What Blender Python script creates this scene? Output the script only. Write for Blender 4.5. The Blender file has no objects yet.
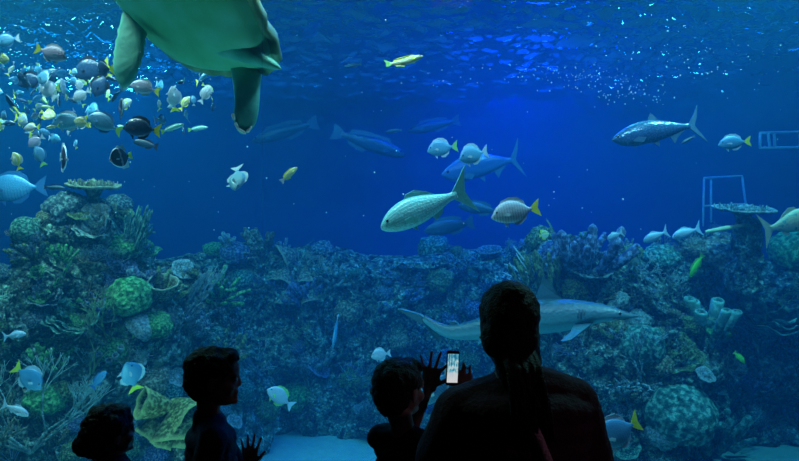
import bpy, bmesh, math, random
from mathutils import Vector, Matrix, noise
from mathutils.bvhtree import BVHTree
SC = bpy.context.scene
COL = SC.collection
F = 627.0                       # focal length in pixels of the 799-wide frame
EYE = Vector((0, 0, 1.75))
R = random.Random(7)

# ------------------------------------------------------------------ camera, world, lights, exposure
cam_d = bpy.data.cameras.new('camera'); cam_d.sensor_width = 36; cam_d.lens = F / 799 * 36
cam_d.clip_end = 100
cam = bpy.data.objects.new('camera', cam_d); COL.objects.link(cam)
cam.location = EYE; cam.rotation_euler = (math.radians(90), 0, 0)
SC.camera = cam
SC.view_settings.view_transform = 'Standard'; SC.view_settings.look = 'None'
SC.view_settings.exposure = -0.38; SC.view_settings.gamma = 1.0
SC.view_settings.use_curve_mapping = False
try:
    SC.cycles.use_denoising = True
    SC.cycles.denoiser = 'OPENIMAGEDENOISE'
    SC.cycles.max_bounces = 6; SC.cycles.diffuse_bounces = 2; SC.cycles.glossy_bounces = 2
    SC.cycles.transmission_bounces = 4; SC.cycles.volume_bounces = 1
    SC.cycles.transparent_max_bounces = 16
    SC.cycles.caustics_reflective = False; SC.cycles.caustics_refractive = False
    SC.cycles.sample_clamp_indirect = 3.0
except Exception:
    pass
world = bpy.data.worlds.new('world'); SC.world = world; world.use_nodes = True
world.node_tree.nodes['Background'].inputs[0].default_value = (0.02, 0.05, 0.1, 1)
world.node_tree.nodes['Background'].inputs[1].default_value = 0.02

def area(name, loc, target, size, power, color, spread=180, sy=None):
    d = bpy.data.lights.new(name, 'AREA'); d.energy = power; d.color = color
    d.shape = 'RECTANGLE'; d.size = size; d.size_y = sy or size; d.spread = math.radians(spread)
    o = bpy.data.objects.new(name, d); COL.objects.link(o); o.location = loc
    o.rotation_euler = (Vector(target) - Vector(loc)).to_track_quat('-Z', 'Y').to_euler()
    return o
def spot(name, loc, target, power, color, angle=40, blend=.6, r=.08):
    d = bpy.data.lights.new(name, 'SPOT'); d.energy = power; d.color = color
    d.spot_size = math.radians(angle); d.spot_blend = blend; d.shadow_soft_size = r
    o = bpy.data.objects.new(name, d); COL.objects.link(o); o.location = loc
    o.rotation_euler = (Vector(target) - Vector(loc)).to_track_quat('-Z', 'Y').to_euler()
    return o
SURF = 4.4                      # height of the water surface
FLOORZ = -1.0                   # tank floor
# floodlights in the service space over the tank
area('flood_light', (-3.0, 3.3, 5.3), (-2.3, 4.9, 1.5), .8, 300, (.8, 1, .8), sy=.5)
area('flood_light', (-0.6, 3.2, 5.3), (-0.2, 4.8, 1.8), .8, 260, (.7, 1, .9), sy=.5)
area('flood_light', (1.8, 3.2, 5.3), (2.0, 5.0, 1.5), .8, 240, (.5, .95, 1), sy=.5)
area('flood_light', (-3.6, 4.9, 5.6), (-3.0, 6.4, 0), .5, 620, (.6, 1, .62))
area('flood_light', (3.6, 5.2, 5.6), (3.6, 7.2, 0), .5, 620, (.4, 1, .75))
area('flood_light', (0.0, 7.2, 5.8), (0, 8.5, 0), 6, 330, (.15, .9, .9), sy=.3)
area('flood_light', (1.4, 8.4, 5.8), (1.6, 9.2, 0), 2.2, 420, (.005, .05, 1), sy=1.6)
area('flood_light', (2.2, 11.0, 5.8), (2.0, 11.0, 0), 3, 480, (.005, .07, 1), sy=1.6)
area('flood_light', (-5.0, 10.6, 5.8), (-5.0, 10.6, 0), 4, 170, (.02, .5, 1), sy=2)
area('flood_light', (6.8, 9.6, 5.8), (6.4, 9.6, 0), 3, 160, (.02, .35, 1), sy=2)
spot('spot_light', (-0.9, 5.6, 5.4), (-0.7, 6.0, 0), 700, (.15, .75, 1), 8, .6, .05)
spot('spot_light', (0.3, 6.0, 5.4), (0.8, 6.6, 0), 650, (.15, .65, 1), 8, .6, .05)
spot('spot_light', (-0.2, 6.4, 5.4), (-0.35, 7.2, 0), 500, (.15, .65, 1), 6, .6, .05)
# added lights above the water at the rear, put in for the wave glints
area('added_glint_light', (-6.2, 12.4, 5.1), (-5.2, 7, 4.4), 5, 1200, (.35, 1, .75), sy=.9)
area('added_glint_light', (0.5, 12.4, 5.1), (0.5, 7, 4.4), 5, 60, (.1, .5, 1), sy=.5)
area('added_glint_light', (5.5, 12.4, 5.1), (5, 7, 4.4), 3, 330, (.2, .9, 1), sy=.5)
# added unseen fill low inside the window, brightens the turtle's underside
area('added_up_fill', (-1.7, 3.2, -.85), (-1.1, 3.7, 3), .3, 75, (.4, 1, .8))
# added dim fills in the visitors' hall, put in to tint the woman's back
area('added_hall_fill', (0.4, .95, 3.52), (0.4, 1.8, 1.0), .3, .7, (1, .55, .7))
area('added_hall_fill', (5.6, -.2, 2.6), (.5, 1.8, 1.15), .5, 1.8, (.9, .5, .8), 60)

# ------------------------------------------------------------------ helpers
def P(px, py, Y): return Vector(((px - 399.5) / F * Y, Y, EYE.z + (230.5 - py) / F * Y))

def tag(o, label=None, cat=None, group=None, kind=None):
    if label: o['label'] = label
    if cat: o['category'] = cat
    if group: o['group'] = group
    if kind: o['kind'] = kind
    return o

def new_mesh(name, verts, faces, mat=None, smooth=True, attrs=None):
    me = bpy.data.meshes.new(name); me.from_pydata(verts, [], faces)
    if attrs:
        for k, vals in attrs.items():
            a = me.attributes.new(k, 'FLOAT', 'POINT'); a.data.foreach_set('value', vals)
    if smooth: me.polygons.foreach_set('use_smooth', [True] * len(me.polygons))
    if mat: me.materials.append(mat)
    me.update(); return me

def link(name, me, parent=None, loc=None, mw=None):
    o = bpy.data.objects.new(name, me); COL.objects.link(o)
    if parent: o.parent = parent
    if mw is not None: o.matrix_world = mw if not parent else o.matrix_world
    if loc is not None: o.location = loc
    return o

class MB:
    def __init__(s): s.v = []; s.f = []
    def add(s, vs, fs):
        n = len(s.v); s.v += [tuple(v) for v in vs]; s.f += [tuple(i + n for i in f) for f in fs]
    def box(s, a, b):
        (x0, y0, z0), (x1, y1, z1) = a, b
        s.add([(x0,y0,z0),(x1,y0,z0),(x1,y1,z0),(x0,y1,z0),(x0,y0,z1),(x1,y0,z1),(x1,y1,z1),(x0,y1,z1)],
              [(0,3,2,1),(4,5,6,7),(0,1,5,4),(1,2,6,5),(2,3,7,6),(3,0,4,7)])
    def tube(s, pts, radii, n=7, cap=True):
        pts = [Vector(p) for p in pts]; vs = []; m = len(pts)
        up = Vector((.13, .07, 1)).normalized()
        for i, p in enumerate(pts):
            t = (pts[min(i+1, m-1)] - pts[max(i-1, 0)]).normalized()
            a = t.cross(up)
            if a.length < .05: a = t.cross(Vector((1, 0, 0)))
            a.normalize(); b = t.cross(a)
            r = radii[i] if hasattr(radii, '__len__') else radii
            for k in range(n):
                an = 2 * math.pi * k / n
                vs.append(p + a * (r * math.cos(an)) + b * (r * math.sin(an)))
        fs = [(i*n+k, i*n+(k+1) % n, (i+1)*n+(k+1) % n, (i+1)*n+k) for i in range(m-1) for k in range(n)]
        if cap:
            t0 = (pts[0] - pts[1]).normalized() * (radii[0] if hasattr(radii, '__len__') else radii) * .7
            t1 = (pts[-1] - pts[-2]).normalized() * (radii[-1] if hasattr(radii, '__len__') else radii) * .7
            vs += [pts[0] + t0, pts[-1] + t1]; c0, c1 = len(vs)-2, len(vs)-1
            fs += [(c0, (k+1) % n, k) for k in range(n)]
            fs += [(c1, (m-1)*n+k, (m-1)*n+(k+1) % n) for k in range(n)]
        s.add(vs, fs)
    def ell(s, c, r, M=None, nu=16, nv=10):
        c = Vector(c); vs = []
        for j in range(1, nv):
            ph = math.pi * j / nv
            for i in range(nu):
                th = 2 * math.pi * i / nu
                v = Vector((r[0]*math.sin(ph)*math.cos(th), r[1]*math.sin(ph)*math.sin(th), r[2]*math.cos(ph)))
                vs.append(c + (M @ v if M else v))
        tp = Vector((0, 0, r[2])); vs += [c + (M @ tp if M else tp), c - (M @ tp if M else tp)]
        a, b = len(vs)-2, len(vs)-1
        fs = [(j*nu+i, (j+1)*nu+i, (j+1)*nu+(i+1) % nu, j*nu+(i+1) % nu) for j in range(nv-2) for i in range(nu)]
        fs += [(a, i, (i+1) % nu) for i in range(nu)]
        fs += [(b, (nv-2)*nu+(i+1) % nu, (nv-2)*nu+i) for i in range(nu)]
        s.add(vs, fs)
    def cap(s, p0, p1, r0, r1, n=12):           # tapered capsule
        p0, p1 = Vector(p0), Vector(p1); d = (p1 - p0); L = d.length; d = d / L if L > 1e-6 else Vector((0,0,1))
        pts, rr = [], []
        for k in range(4):
            a = math.pi/2 * (k + .3) / 4.3
            pts.append(p0 - d * r0 * math.cos(a)); rr.append(r0 * math.sin(a))
        pts += [p0, p1]; rr += [r0, r1]
        for k in range(3, -1, -1):
            a = math.pi/2 * (k + .3) / 4.3
            pts.append(p1 + d * r1 * math.cos(a)); rr.append(r1 * math.sin(a))
        s.tube(pts, rr, n)
    def mesh(s, name, mat=None, smooth=True, attrs=None): return new_mesh(name, s.v, s.f, mat, smooth, attrs)
    def build(s, name, mat=None, parent=None, smooth=True): return link(name, s.mesh(name, mat, smooth), parent)

def fused(mb, name, mat, voxel, smooth=4, disp=None):
    """One continuous skin over overlapping shapes."""
    me = mb.mesh(name + '_raw', mat); o = bpy.data.objects.new('raw', me); COL.objects.link(o)
    m = o.modifiers.new('r', 'REMESH'); m.mode = 'VOXEL'; m.voxel_size = voxel; m.use_smooth_shade = True
    if smooth:
        m2 = o.modifiers.new('s', 'SMOOTH'); m2.iterations = smooth; m2.factor = .5
    dg = bpy.context.evaluated_depsgraph_get(); dg.update()
    out = bpy.data.meshes.new_from_object(o.evaluated_get(dg)); out.name = name
    bpy.data.objects.remove(o); bpy.data.meshes.remove(me)
    if disp:
        nn = [v.normal.copy() for v in out.vertices]
        for v, n in zip(out.vertices, nn): v.co += n * disp(v.co)
    out.polygons.foreach_set('use_smooth', [True] * len(out.polygons))
    out.materials.clear(); out.materials.append(mat); out.update()
    return out

def nodes(name):
    m = bpy.data.materials.new(name); m.use_nodes = True
    nt = m.node_tree; b = nt.nodes['Principled BSDF']; return m, nt, b
def N(nt, typ, **kw):
    n = nt.nodes.new(typ)
    for k, v in kw.items(): setattr(n, k, v)
    return n
def ramp(nt, src, stops):
    r = N(nt, 'ShaderNodeValToRGB'); e = r.color_ramp.elements
    while len(e) < len(stops): e.new(.5)
    for q, (p, c) in zip(e, stops): q.position = p; q.color = (*c, 1)
    nt.links.new(src, r.inputs[0]); return r.outputs[0]
def mixc(nt, fac, a, b, mode='MIX'):
    m = N(nt, 'ShaderNodeMix', data_type='RGBA', blend_type=mode)
    for i, x in ((0, fac), (6, a), (7, b)):
        if hasattr(x, 'is_output'): nt.links.new(x, m.inputs[i])
        elif i == 0: m.inputs[0].default_value = x
        else: m.inputs[i].default_value = (*x, 1)
    return m.outputs[2]
def simple(name, col, rough=.6, spec=.3, bump=None, metal=0):
    m, nt, b = nodes(name); b.inputs['Base Color'].default_value = (*col, 1)
    b.inputs['Roughness'].default_value = rough; b.inputs['Specular IOR Level'].default_value = spec
    b.inputs['Metallic'].default_value = metal
    tc = N(nt, 'ShaderNodeTexCoord'); nz = N(nt, 'ShaderNodeTexNoise'); nz.inputs['Scale'].default_value = (bump or (30, .2))[0]
    nz.inputs['Detail'].default_value = 4
    nt.links.new(tc.outputs['Object'], nz.inputs[0])
    c = mixc(nt, nz.outputs[0], tuple(x*.75 for x in col), tuple(min(1, x*1.2) for x in col))
    nt.links.new(c, b.inputs['Base Color'])
    if bump:
        bp = N(nt, 'ShaderNodeBump'); bp.inputs['Strength'].default_value = bump[1]; bp.inputs['Distance'].default_value = .02
        nt.links.new(nz.outputs[0], bp.inputs['Height']); nt.links.new(bp.outputs[0], b.inputs['Normal'])
    return m

def coralmat(name, dark, mid, tip, scale=60, bump=.8, tipfrac=.62):
    """Living coral: mottled polyps, paler tips on a browner ground."""
    m, nt, b = nodes(name); b.inputs['Roughness'].default_value = .75; b.inputs['Specular IOR Level'].default_value = .2
    tc = N(nt, 'ShaderNodeTexCoord'); v = N(nt, 'ShaderNodeTexVoronoi'); v.inputs['Scale'].default_value = scale
    nt.links.new(tc.outputs['Object'], v.inputs['Vector'])
    nz = N(nt, 'ShaderNodeTexNoise'); nz.inputs['Scale'].default_value = scale * .22; nz.inputs['Detail'].default_value = 6
    nt.links.new(tc.outputs['Object'], nz.inputs[0])
    base = ramp(nt, nz.outputs[0], [(.32, dark), (.5, mid), (tipfrac, tip)])
    pol = ramp(nt, v.outputs['Distance'], [(.0, (1, 1, 1)), (.6, (.35, .35, .35))])
    c = mixc(nt, .7, base, pol, 'MULTIPLY'); 
    at = N(nt, 'ShaderNodeAttribute', attribute_name='tip')
    c = mixc(nt, at.outputs['Fac'], c, tip)
    nt.links.new(c, b.inputs['Base Color'])
    bp = N(nt, 'ShaderNodeBump'); bp.inputs['Strength'].default_value = bump; bp.inputs['Distance'].default_value = .015
    bp.invert = True
    nt.links.new(v.outputs['Distance'], bp.inputs['Height']); nt.links.new(bp.outputs[0], b.inputs['Normal'])
    return m

# ------------------------------------------------------------------ materials
MAT = {}
def rockmat():
    m, nt, b = nodes('reef rock'); b.inputs['Roughness'].default_value = .85; b.inputs['Specular IOR Level'].default_value = .15
    tc = N(nt, 'ShaderNodeTexCoord')
    def nz(s, d=6, off=None):
        n = N(nt, 'ShaderNodeTexNoise'); n.inputs['Scale'].default_value = s; n.inputs['Detail'].default_value = d
        n.inputs['Roughness'].default_value = .65
        mp = N(nt, 'ShaderNodeMapping'); mp.inputs['Location'].default_value = off or (0, 0, 0)
        nt.links.new(tc.outputs['Object'], mp.inputs[0]); nt.links.new(mp.outputs[0], n.inputs[0]); return n.outputs[0]
    a = ramp(nt, nz(5), [(.3, (.02, .03, .04)), (.45, (.10, .13, .10)), (.55, (.22, .26, .12)), (.62, (.12, .16, .17)), (.75, (.45, .5, .35))])
    sp = ramp(nt, nz(22, 5, (3, 1, 2)), [(.5, (0, 0, 0)), (.66, (1, 1, 1))])
    c = mixc(nt, sp, a, (.75, .85, .62))
    dk = ramp(nt, nz(9, 5, (7, 5, 1)), [(.40, (.05, .05, .07)), (.56, (1, 1, 1))])
    c = mixc(nt, 1, c, dk, 'MULTIPLY')
    nt.links.new(c, b.inputs['Base Color'])
    v = N(nt, 'ShaderNodeTexVoronoi'); v.inputs['Scale'].default_value = 26
    nt.links.new(tc.outputs['Object'], v.inputs['Vector'])
    ad = N(nt, 'ShaderNodeMath', operation='SUBTRACT'); nt.links.new(nz(30, 6), ad.inputs[0]); nt.links.new(v.outputs['Distance'], ad.inputs[1])
    bp = N(nt, 'ShaderNodeBump'); bp.inputs['Strength'].default_value = 1; bp.inputs['Distance'].default_value = .05
    nt.links.new(ad.outputs[0], bp.inputs['Height']); nt.links.new(bp.outputs[0], b.inputs['Normal'])
    return m
MAT['rock'] = rockmat()
MAT['olive'] = coralmat('olive coral', (.05, .07, .02), (.2, .24, .06), (.62, .66, .25))
MAT['teal'] = coralmat('teal coral', (.02, .06, .05), (.1, .26, .18), (.45, .75, .5))
MAT['grey'] = coralmat('grey coral', (.05, .06, .08), (.16, .2, .2), (.6, .68, .6))
MAT['tan'] = coralmat('tan coral', (.09, .06, .03), (.34, .26, .12), (.85, .72, .42))
MAT['mauve'] = coralmat('mauve coral', (.04, .04, .08), (.15, .15, .25), (.45, .5, .7))
MAT['pale'] = coralmat('pale coral', (.2, .24, .2), (.5, .56, .45), (.9, .95, .8))
MAT['green'] = coralmat('green coral', (.03, .12, .03), (.12, .4, .1), (.4, .9, .3))
CK = ['olive', 'teal', 'grey', 'tan', 'mauve', 'pale', 'green']
WORD = dict(olive='olive', teal='blue-green', grey='grey', tan='yellowish tan', mauve='dusky blue', pale='pale', green='green')

def sandmat():
    m = simple('sand', (.30, .44, .30), .9, .1, (9, 1.0)); return m
MAT['sand'] = sandmat()

# ------------------------------------------------------------------ the visitors' hall and the window
dark = simple('dark hall paint', (.012, .012, .016), .8, .2)
carpet = simple('dark carpet', (.02, .015, .025), .95, .1, (200, .4))
def struct(name, mb, mat, smooth=False):
    return tag(mb.build(name, mat, smooth=smooth), kind='structure')
m = MB(); m.box((-6, -4, -.1), (6, 2.7, 0)); struct('floor', m, carpet)
m = MB(); m.box((-6, -4, 3.6), (6, 2.7, 3.7)); struct('ceiling', m, dark)
m = MB(); m.box((-6, -4.1, 0), (6, -4, 3.6)); struct('wall_back', m, dark)
m = MB(); m.box((-6.1, -4, 0), (-6, 2.7, 3.6)); struct('wall_left', m, dark)
m = MB(); m.box((6, -4, 0), (6.1, 2.7, 3.6)); struct('wall_right', m, dark)
m = MB(); m.box((-6.1, 2.7, -1.2), (6.1, 2.9, .5)); m.box((-6.1, 2.7, 3.45), (6.1, 2.9, 6.4))
m.box((-6.1, 2.7, .5), (-4.2, 2.9, 3.45)); m.box((4.2, 2.7, .5), (6.1, 2.9, 3.45)); struct('wall_front', m, dark)

def acrylic():
    m = bpy.data.materials.new('clear acrylic'); m.use_nodes = True; nt = m.node_tree
    nt.nodes.remove(nt.nodes['Principled BSDF']); out = nt.nodes['Material Output']
    t = N(nt, 'ShaderNodeBsdfTransparent'); t.inputs[0].default_value = (.97, .99, 1, 1)
    g = N(nt, 'ShaderNodeBsdfGlossy'); g.inputs['Roughness'].default_value = .03
    fr = N(nt, 'ShaderNodeFresnel'); fr.inputs[0].default_value = 1.12
    mx = N(nt, 'ShaderNodeMixShader'); nt.links.new(fr.outputs[0], mx.inputs[0]); nt.links.new(t.outputs[0], mx.inputs[1])
    nt.links.new(g.outputs[0], mx.inputs[2]); nt.links.new(mx.outputs[0], out.inputs[0]); return m
ACR = acrylic()
def pane(x0, x1, drop):
    m = MB(); m.box((x0, 2.75, .5), (x1, 2.83, 3.45)); m.f.pop(drop); return m
struct('window_1', pane(-4.2, -.603, 3), ACR)
struct('window_2', pane(-.603, 4.2, 5), ACR)
sm = bpy.data.materials.new('joint resin'); sm.use_nodes = True
nt = sm.node_tree; t = N(nt, 'ShaderNodeBsdfTransparent'); d = N(nt, 'ShaderNodeBsdfTranslucent'); d.inputs[0].default_value = (.5, .7, .8, 1)
mx = N(nt, 'ShaderNodeMixShader'); mx.inputs[0].default_value = .10
nt.links.new(t.outputs[0], mx.inputs[1]); nt.links.new(d.outputs[0], mx.inputs[2]); nt.links.new(mx.outputs[0], nt.nodes['Material Output'].inputs[0])
m = MB(); m.box((-.6045, 2.752, .5), (-.6015, 2.756, 3.45)); struct('trim_1', m, sm)

# ------------------------------------------------------------------ tank shell and water
tankp = simple('tank paint', (.02, .09, .22), .9, .1)
XL, XR, YB = -9.0, 9.0, 12.6
m = MB(); m.box((XL, YB, -1.2), (XR, YB + .2, 6.4)); struct('wall_rear', m, tankp)
m = MB(); m.box((XL - .2, 2.7, -1.2), (XL, YB, 6.4)); struct('wall_west', m, tankp)
m = MB(); m.box((XR, 2.7, -1.2), (XR + .2, YB, 6.4)); struct('wall_east', m, tankp)
m = MB(); m.box((XL, 2.7, 6.4), (XR, YB, 6.5)); struct('ceiling_tank', m, dark)
m = MB(); m.box((XL - .1, 2.71, -1.2), (-6.1, 2.89, 6.4)); m.box((6.1, 2.71, -1.2), (XR + .1, 2.89, 6.4)); struct('wall_front', m, dark)

def grid(x0, x1, nx, y0, y1, ny, fz):
    vs = [(x0 + (x1-x0)*i/nx, y0 + (y1-y0)*j/ny, 0) for j in range(ny+1) for i in range(nx+1)]
    vs = [(x, y, fz(x, y)) for x, y, _ in vs]
    fs = [(j*(nx+1)+i, j*(nx+1)+i+1, (j+1)*(nx+1)+i+1, (j+1)*(nx+1)+i) for j in range(ny) for i in range(nx)]
    return vs, fs
def fbm(x, y, z, o=4): return noise.fractal(Vector((x, y, z)), 1.0, 2.0, o)
vs, fs = grid(XL, XR, 240, 2.9, YB, 130, lambda x, y: FLOORZ + .07*fbm(x*.8, y*.8, 0, 5) + .012*noise.noise(Vector((x*1.2 + y*.6, y*7, 3))))
tag(link('floor_sand', new_mesh('floor_sand', vs, fs, MAT['sand'])), kind='structure')

def wave(x, y):
    chop = 1.5 + 2.6 * math.exp(-((x + 5)**2 + (y - 9)**2) / 9) + 1.6 * math.exp(-((x - 3.3)**2 + (y - 8.8)**2) / 2.5)
    a = noise.noise(Vector((x*1.6, y*2.6, 0))) * .05
    b = noise.noise(Vector((x*4.5 + y*.4, y*7, 5))) * .035
    c = noise.noise(Vector((x*11, y*17, 9))) * .012
    return SURF + (a + b + c) * chop
vs, fs = grid(XL, XR, 700, 2.9, YB, 420, wave)
wm = bpy.data.materials.new('water surface'); wm.use_nodes = True; nt = wm.node_tree
nt.nodes.remove(nt.nodes['Principled BSDF'])
t = N(nt, 'ShaderNodeBsdfTransparent'); g = N(nt, 'ShaderNodeBsdfGlossy'); g.inputs['Roughness'].default_value = .04
g.inputs[0].default_value = (.9, .97, 1, 1)
fr = N(nt, 'ShaderNodeFresnel'); fr.inputs[0].default_value = 1.333
mx = N(nt, 'ShaderNodeMixShader'); nt.links.new(fr.outputs[0], mx.inputs[0]); nt.links.new(t.outputs[0], mx.inputs[1])
nt.links.new(g.outputs[0], mx.inputs[2]); nt.links.new(mx.outputs[0], nt.nodes['Material Output'].inputs[0])
tag(link('water_surface', new_mesh('water_surface', vs, fs, wm)), kind='structure')

vm = bpy.data.materials.new('sea water'); vm.use_nodes = True; nt = vm.node_tree
nt.nodes.remove(nt.nodes['Principled BSDF'])
va = N(nt, 'ShaderNodeVolumeAbsorption'); va.inputs['Color'].default_value = (0, .58, .88, 1); va.inputs['Density'].default_value = .30
vsn = N(nt, 'ShaderNodeVolumeScatter'); vsn.inputs['Color'].default_value = (.04, .5, 1, 1); vsn.inputs['Density'].default_value = .027
vsn.inputs['Anisotropy'].default_value = .3
ads = N(nt, 'ShaderNodeAddShader'); nt.links.new(va.outputs[0], ads.inputs[0]); nt.links.new(vsn.outputs[0], ads.inputs[1])
nt.links.new(ads.outputs[0], nt.nodes['Material Output'].inputs['Volume'])
m = MB(); m.box((XL + .01, 2.91, FLOORZ - .15), (XR - .01, YB - .01, SURF - .13)); struct('water', m, vm)

# ------------------------------------------------------------------ reef rock: three great masses of displaced rock
def interp(tab, x):
    if x <= tab[0][0]: return tab[0][1]
    for (a, b), (c, d) in zip(tab, tab[1:]):
        if x <= c: return b + (d - b) * (x - a) / (c - a)
    return tab[-1][1]
def reef(label, px0, px1, Yt, top, base, back, nx, ns, seed, rough=1.0):
    """top: skyline (px, py) at distance Yt(px); base: front foot distance(px); back: thickness."""
    vs = []; base_tab = base
    for j in range(ns + 1):
        s = j / ns
        for i in range(nx + 1):
            px = px0 + (px1 - px0) * i / nx
            yt = interp(Yt, px); x = (px - 399.5) / F * yt
            zt = EYE.z + (230.5 - interp(top, px)) / F * yt - .06; yb = interp(base_tab, px)
            if s < .72:
                q = s / .72; y = yb + (yt - yb) * (q ** 1.6); z = FLOORZ - .1 + (zt - FLOORZ + .1) * math.sin(q * math.pi / 2) ** .9
            else:
                q = (s - .72) / .28; y = yt + back * math.sin(q * math.pi / 2); z = zt - (zt - FLOORZ + .1) * (1 - math.cos(q * math.pi / 2))
            p = Vector((x, y, z)); o = Vector((seed, seed * 2.3, 0))
            big = noise.noise_vector(p * 1.1 + o) * .34
            med = noise.noise_vector(p * 2.9 + o) * .17
            r1 = noise.ridged_multi_fractal(p * 4.2 + o, 1.0, 2.1, 4, 1.0, 2.0) * .055
            sm = noise.noise_vector(p * 11 + o) * .05 + noise.noise_vector(p * 24 + o) * .025
            d = (big + med + sm) * rough + Vector((0, -r1, r1 * .5))
            d.z *= .62 if s > .6 else .9
            vs.append(p + d)
    fs = [(j*(nx+1)+i, j*(nx+1)+i+1, (j+1)*(nx+1)+i+1, (j+1)*(nx+1)+i) for j in range(ns) for i in range(nx)]
    me = new_mesh('reef_rock', vs, fs, MAT['rock']); o = link('reef_rock', me)
    tag(o, label, 'reef rock'); return o, BVHTree.FromPolygons(vs, fs)
REEFS = []
REEFS.append(reef('tall craggy reef outcrop in the left corner of the tank', -260, 262,
    [(-260, 7.4), (60, 6.8), (160, 7.0), (262, 7.6)],
    [(-260, 265), (-80, 268), (0, 272), (42, 268), (58, 222), (72, 204), (108, 198), (120, 214), (130, 248), (150, 260), (185, 266), (205, 290), (232, 350), (262, 430)],
    [(-260, 6.2), (0, 5.6), (100, 5.7), (200, 6.4), (262, 7.4)], 1.6, 230, 170, 3.1))
REEFS.append(reef('long low reef wall standing across the back of the sand', 130, 600,
    [(130, 9.2), (300, 9.3), (600, 9.2)],
    [(130, 262), (190, 252), (225, 243), (300, 245), (372, 247), (440, 246), (500, 248), (600, 246)],
    [(130, 8.4), (300, 8.55), (430, 8.6), (600, 8.4)], 1.5, 240, 120, 9.7))
REEFS.append(reef('broad reef outcrop on the right under the table corals', 505, 1060,
    [(505, 7.7), (600, 7.6), (680, 7.7), (720, 8.4), (800, 8.5), (1060, 8.5)],
    [(505, 420), (518, 330), (528, 262), (545, 240), (575, 236), (598, 250), (640, 250), (680, 246), (745, 246), (799, 256), (880, 240), (1060, 250)],
    [(505, 7.5), (560, 6.6), (640, 6.3), (690, 7.3), (715, 8.1), (800, 8.1), (1060, 8.0)], 1.7, 240, 160, 17.3))
def cast(px, py, shift=0.0, only=None):
    d0 = Vector(((px - 399.5) / F, 1, (230.5 - py) / F)); o = EYE + Vector((shift, 0, 0)); d = d0.normalized(); best = None
    for k, (ob, bv) in enumerate(REEFS):
        if only is not None and k != only: continue
        h = bv.ray_cast(o, d, 30)
        if h[0] is not None and (best is None or h[3] < best[2]): best = (h[0], h[1] if h[1].dot(d) < 0 else -h[1], h[3], k)
    return best

# ------------------------------------------------------------------ coral builders (unit size, base at the origin, growing +Z)
def tipattr(mb, fn): return {'tip': [max(0., min(1., fn(v))) for v in mb.v]}
def branching(seed, spread=.8, depth=5, flat=False, r=.035, n0=4):
    rr = random.Random(seed); mb = MB()
    def grow(p, d, L, rad, k):
        q = p + d * L * .5 + Vector((rr.uniform(-.04, .04), 0 if flat else rr.uniform(-.04, .04), rr.uniform(0, .03))) * L
        e = p + d * L; mb.tube([p, q, e], [rad, rad * .85, rad * .7], 5, True)
        if k <= 0: return
        for c in range(2 if rr.random() < .75 else 3):
            nd = (d + Vector((rr.uniform(-1, 1), 0 if flat else rr.uniform(-1, 1), rr.uniform(-.2, .7))) * spread).normalized()
            grow(e, nd, L * rr.uniform(.65, .88), rad * .72, k - 1)
    for c in range(n0):
        a = rr.uniform(0, 6.28); d = Vector((math.cos(a) * .8, 0 if flat else math.sin(a) * .8, rr.uniform(.5, 1.1))).normalized()
        grow(Vector((0, 0, -.03)), d, .3, r, depth - 1)
    return mb, tipattr(mb, lambda v: (Vector(v).length - .55) * 1.1)
def finger(seed, n=16, tall=.7, rad=.07):
    rr = random.Random(seed); mb = MB()
    for i in range(n):
        a = i * 2.4; r = .42 * math.sqrt(i / n); b = Vector((r*math.cos(a), r*math.sin(a), -.05))
        h = tall * rr.uniform(.6, 1.1) * (1 - .5 * r); t = b + Vector((b.x*.8 + rr.uniform(-.1, .1), b.y*.8 + rr.uniform(-.1, .1), h))
        mid = (b + t) / 2 + Vector((rr.uniform(-.04, .04), rr.uniform(-.04, .04), 0))
        w = rad * rr.uniform(.8, 1.25); mb.tube([b, mid, t - Vector((0, 0, w*.6)), t], [w*1.1, w, w*.95, w*.6], 7)
    return mb, tipattr(mb, lambda v: (v[2] - .5) * 1.4)
def brain(seed, big=False):
    rr = random.Random(seed); mb = MB(); nu, nv = (80, 44) if big else (48, 26); off = Vector((seed, 3, 1))
    vs = []
    for j in range(nv + 1):
        ph = math.pi * .62 * j / nv
        for i in range(nu):
            th = 2*math.pi*i/nu; v = Vector((math.sin(ph)*math.cos(th), math.sin(ph)*math.sin(th), math.cos(ph)))
            g = abs(noise.noise(v * (5 if big else 4) + off)) * 2.2; g = min(g, 1)
            r = .5 * (1 + .10 * noise.noise(v * 1.7 + off)) + .028 * g
            vs.append((v.x*r, v.y*r, v.z*r*.86 + .12))
    fs = [(j*nu+i, (j+1)*nu+i, (j+1)*nu+(i+1) % nu, j*nu+(i+1) % nu) for j in range(nv) for i in range(nu)]
    mb.add(vs, fs); return mb, None
def knobby(seed):
    rr = random.Random(seed); mb = MB(); nu, nv = 44, 24; off = Vector((seed, 8, 2)); vs = []
    for j in range(nv + 1):
        ph = math.pi * .66 * j / nv
        for i in range(nu):
            th = 2*math.pi*i/nu; v = Vector((math.sin(ph)*math.cos(th), math.sin(ph)*math.sin(th), math.cos(ph)))
            d = noise.voronoi(v * 3.6 + off)[0][0]; r = .5 * (1 + .22*noise.noise(v*1.4 + off)) + .16 * (.5 - d)
            vs.append((v.x*r, v.y*r, v.z*r*.8 + .1))
    fs = [(j*nu+i, (j+1)*nu+i, (j+1)*nu+(i+1) % nu, j*nu+(i+1) % nu) for j in range(nv) for i in range(nu)]
    mb.add(vs, fs); return mb, None
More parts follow.
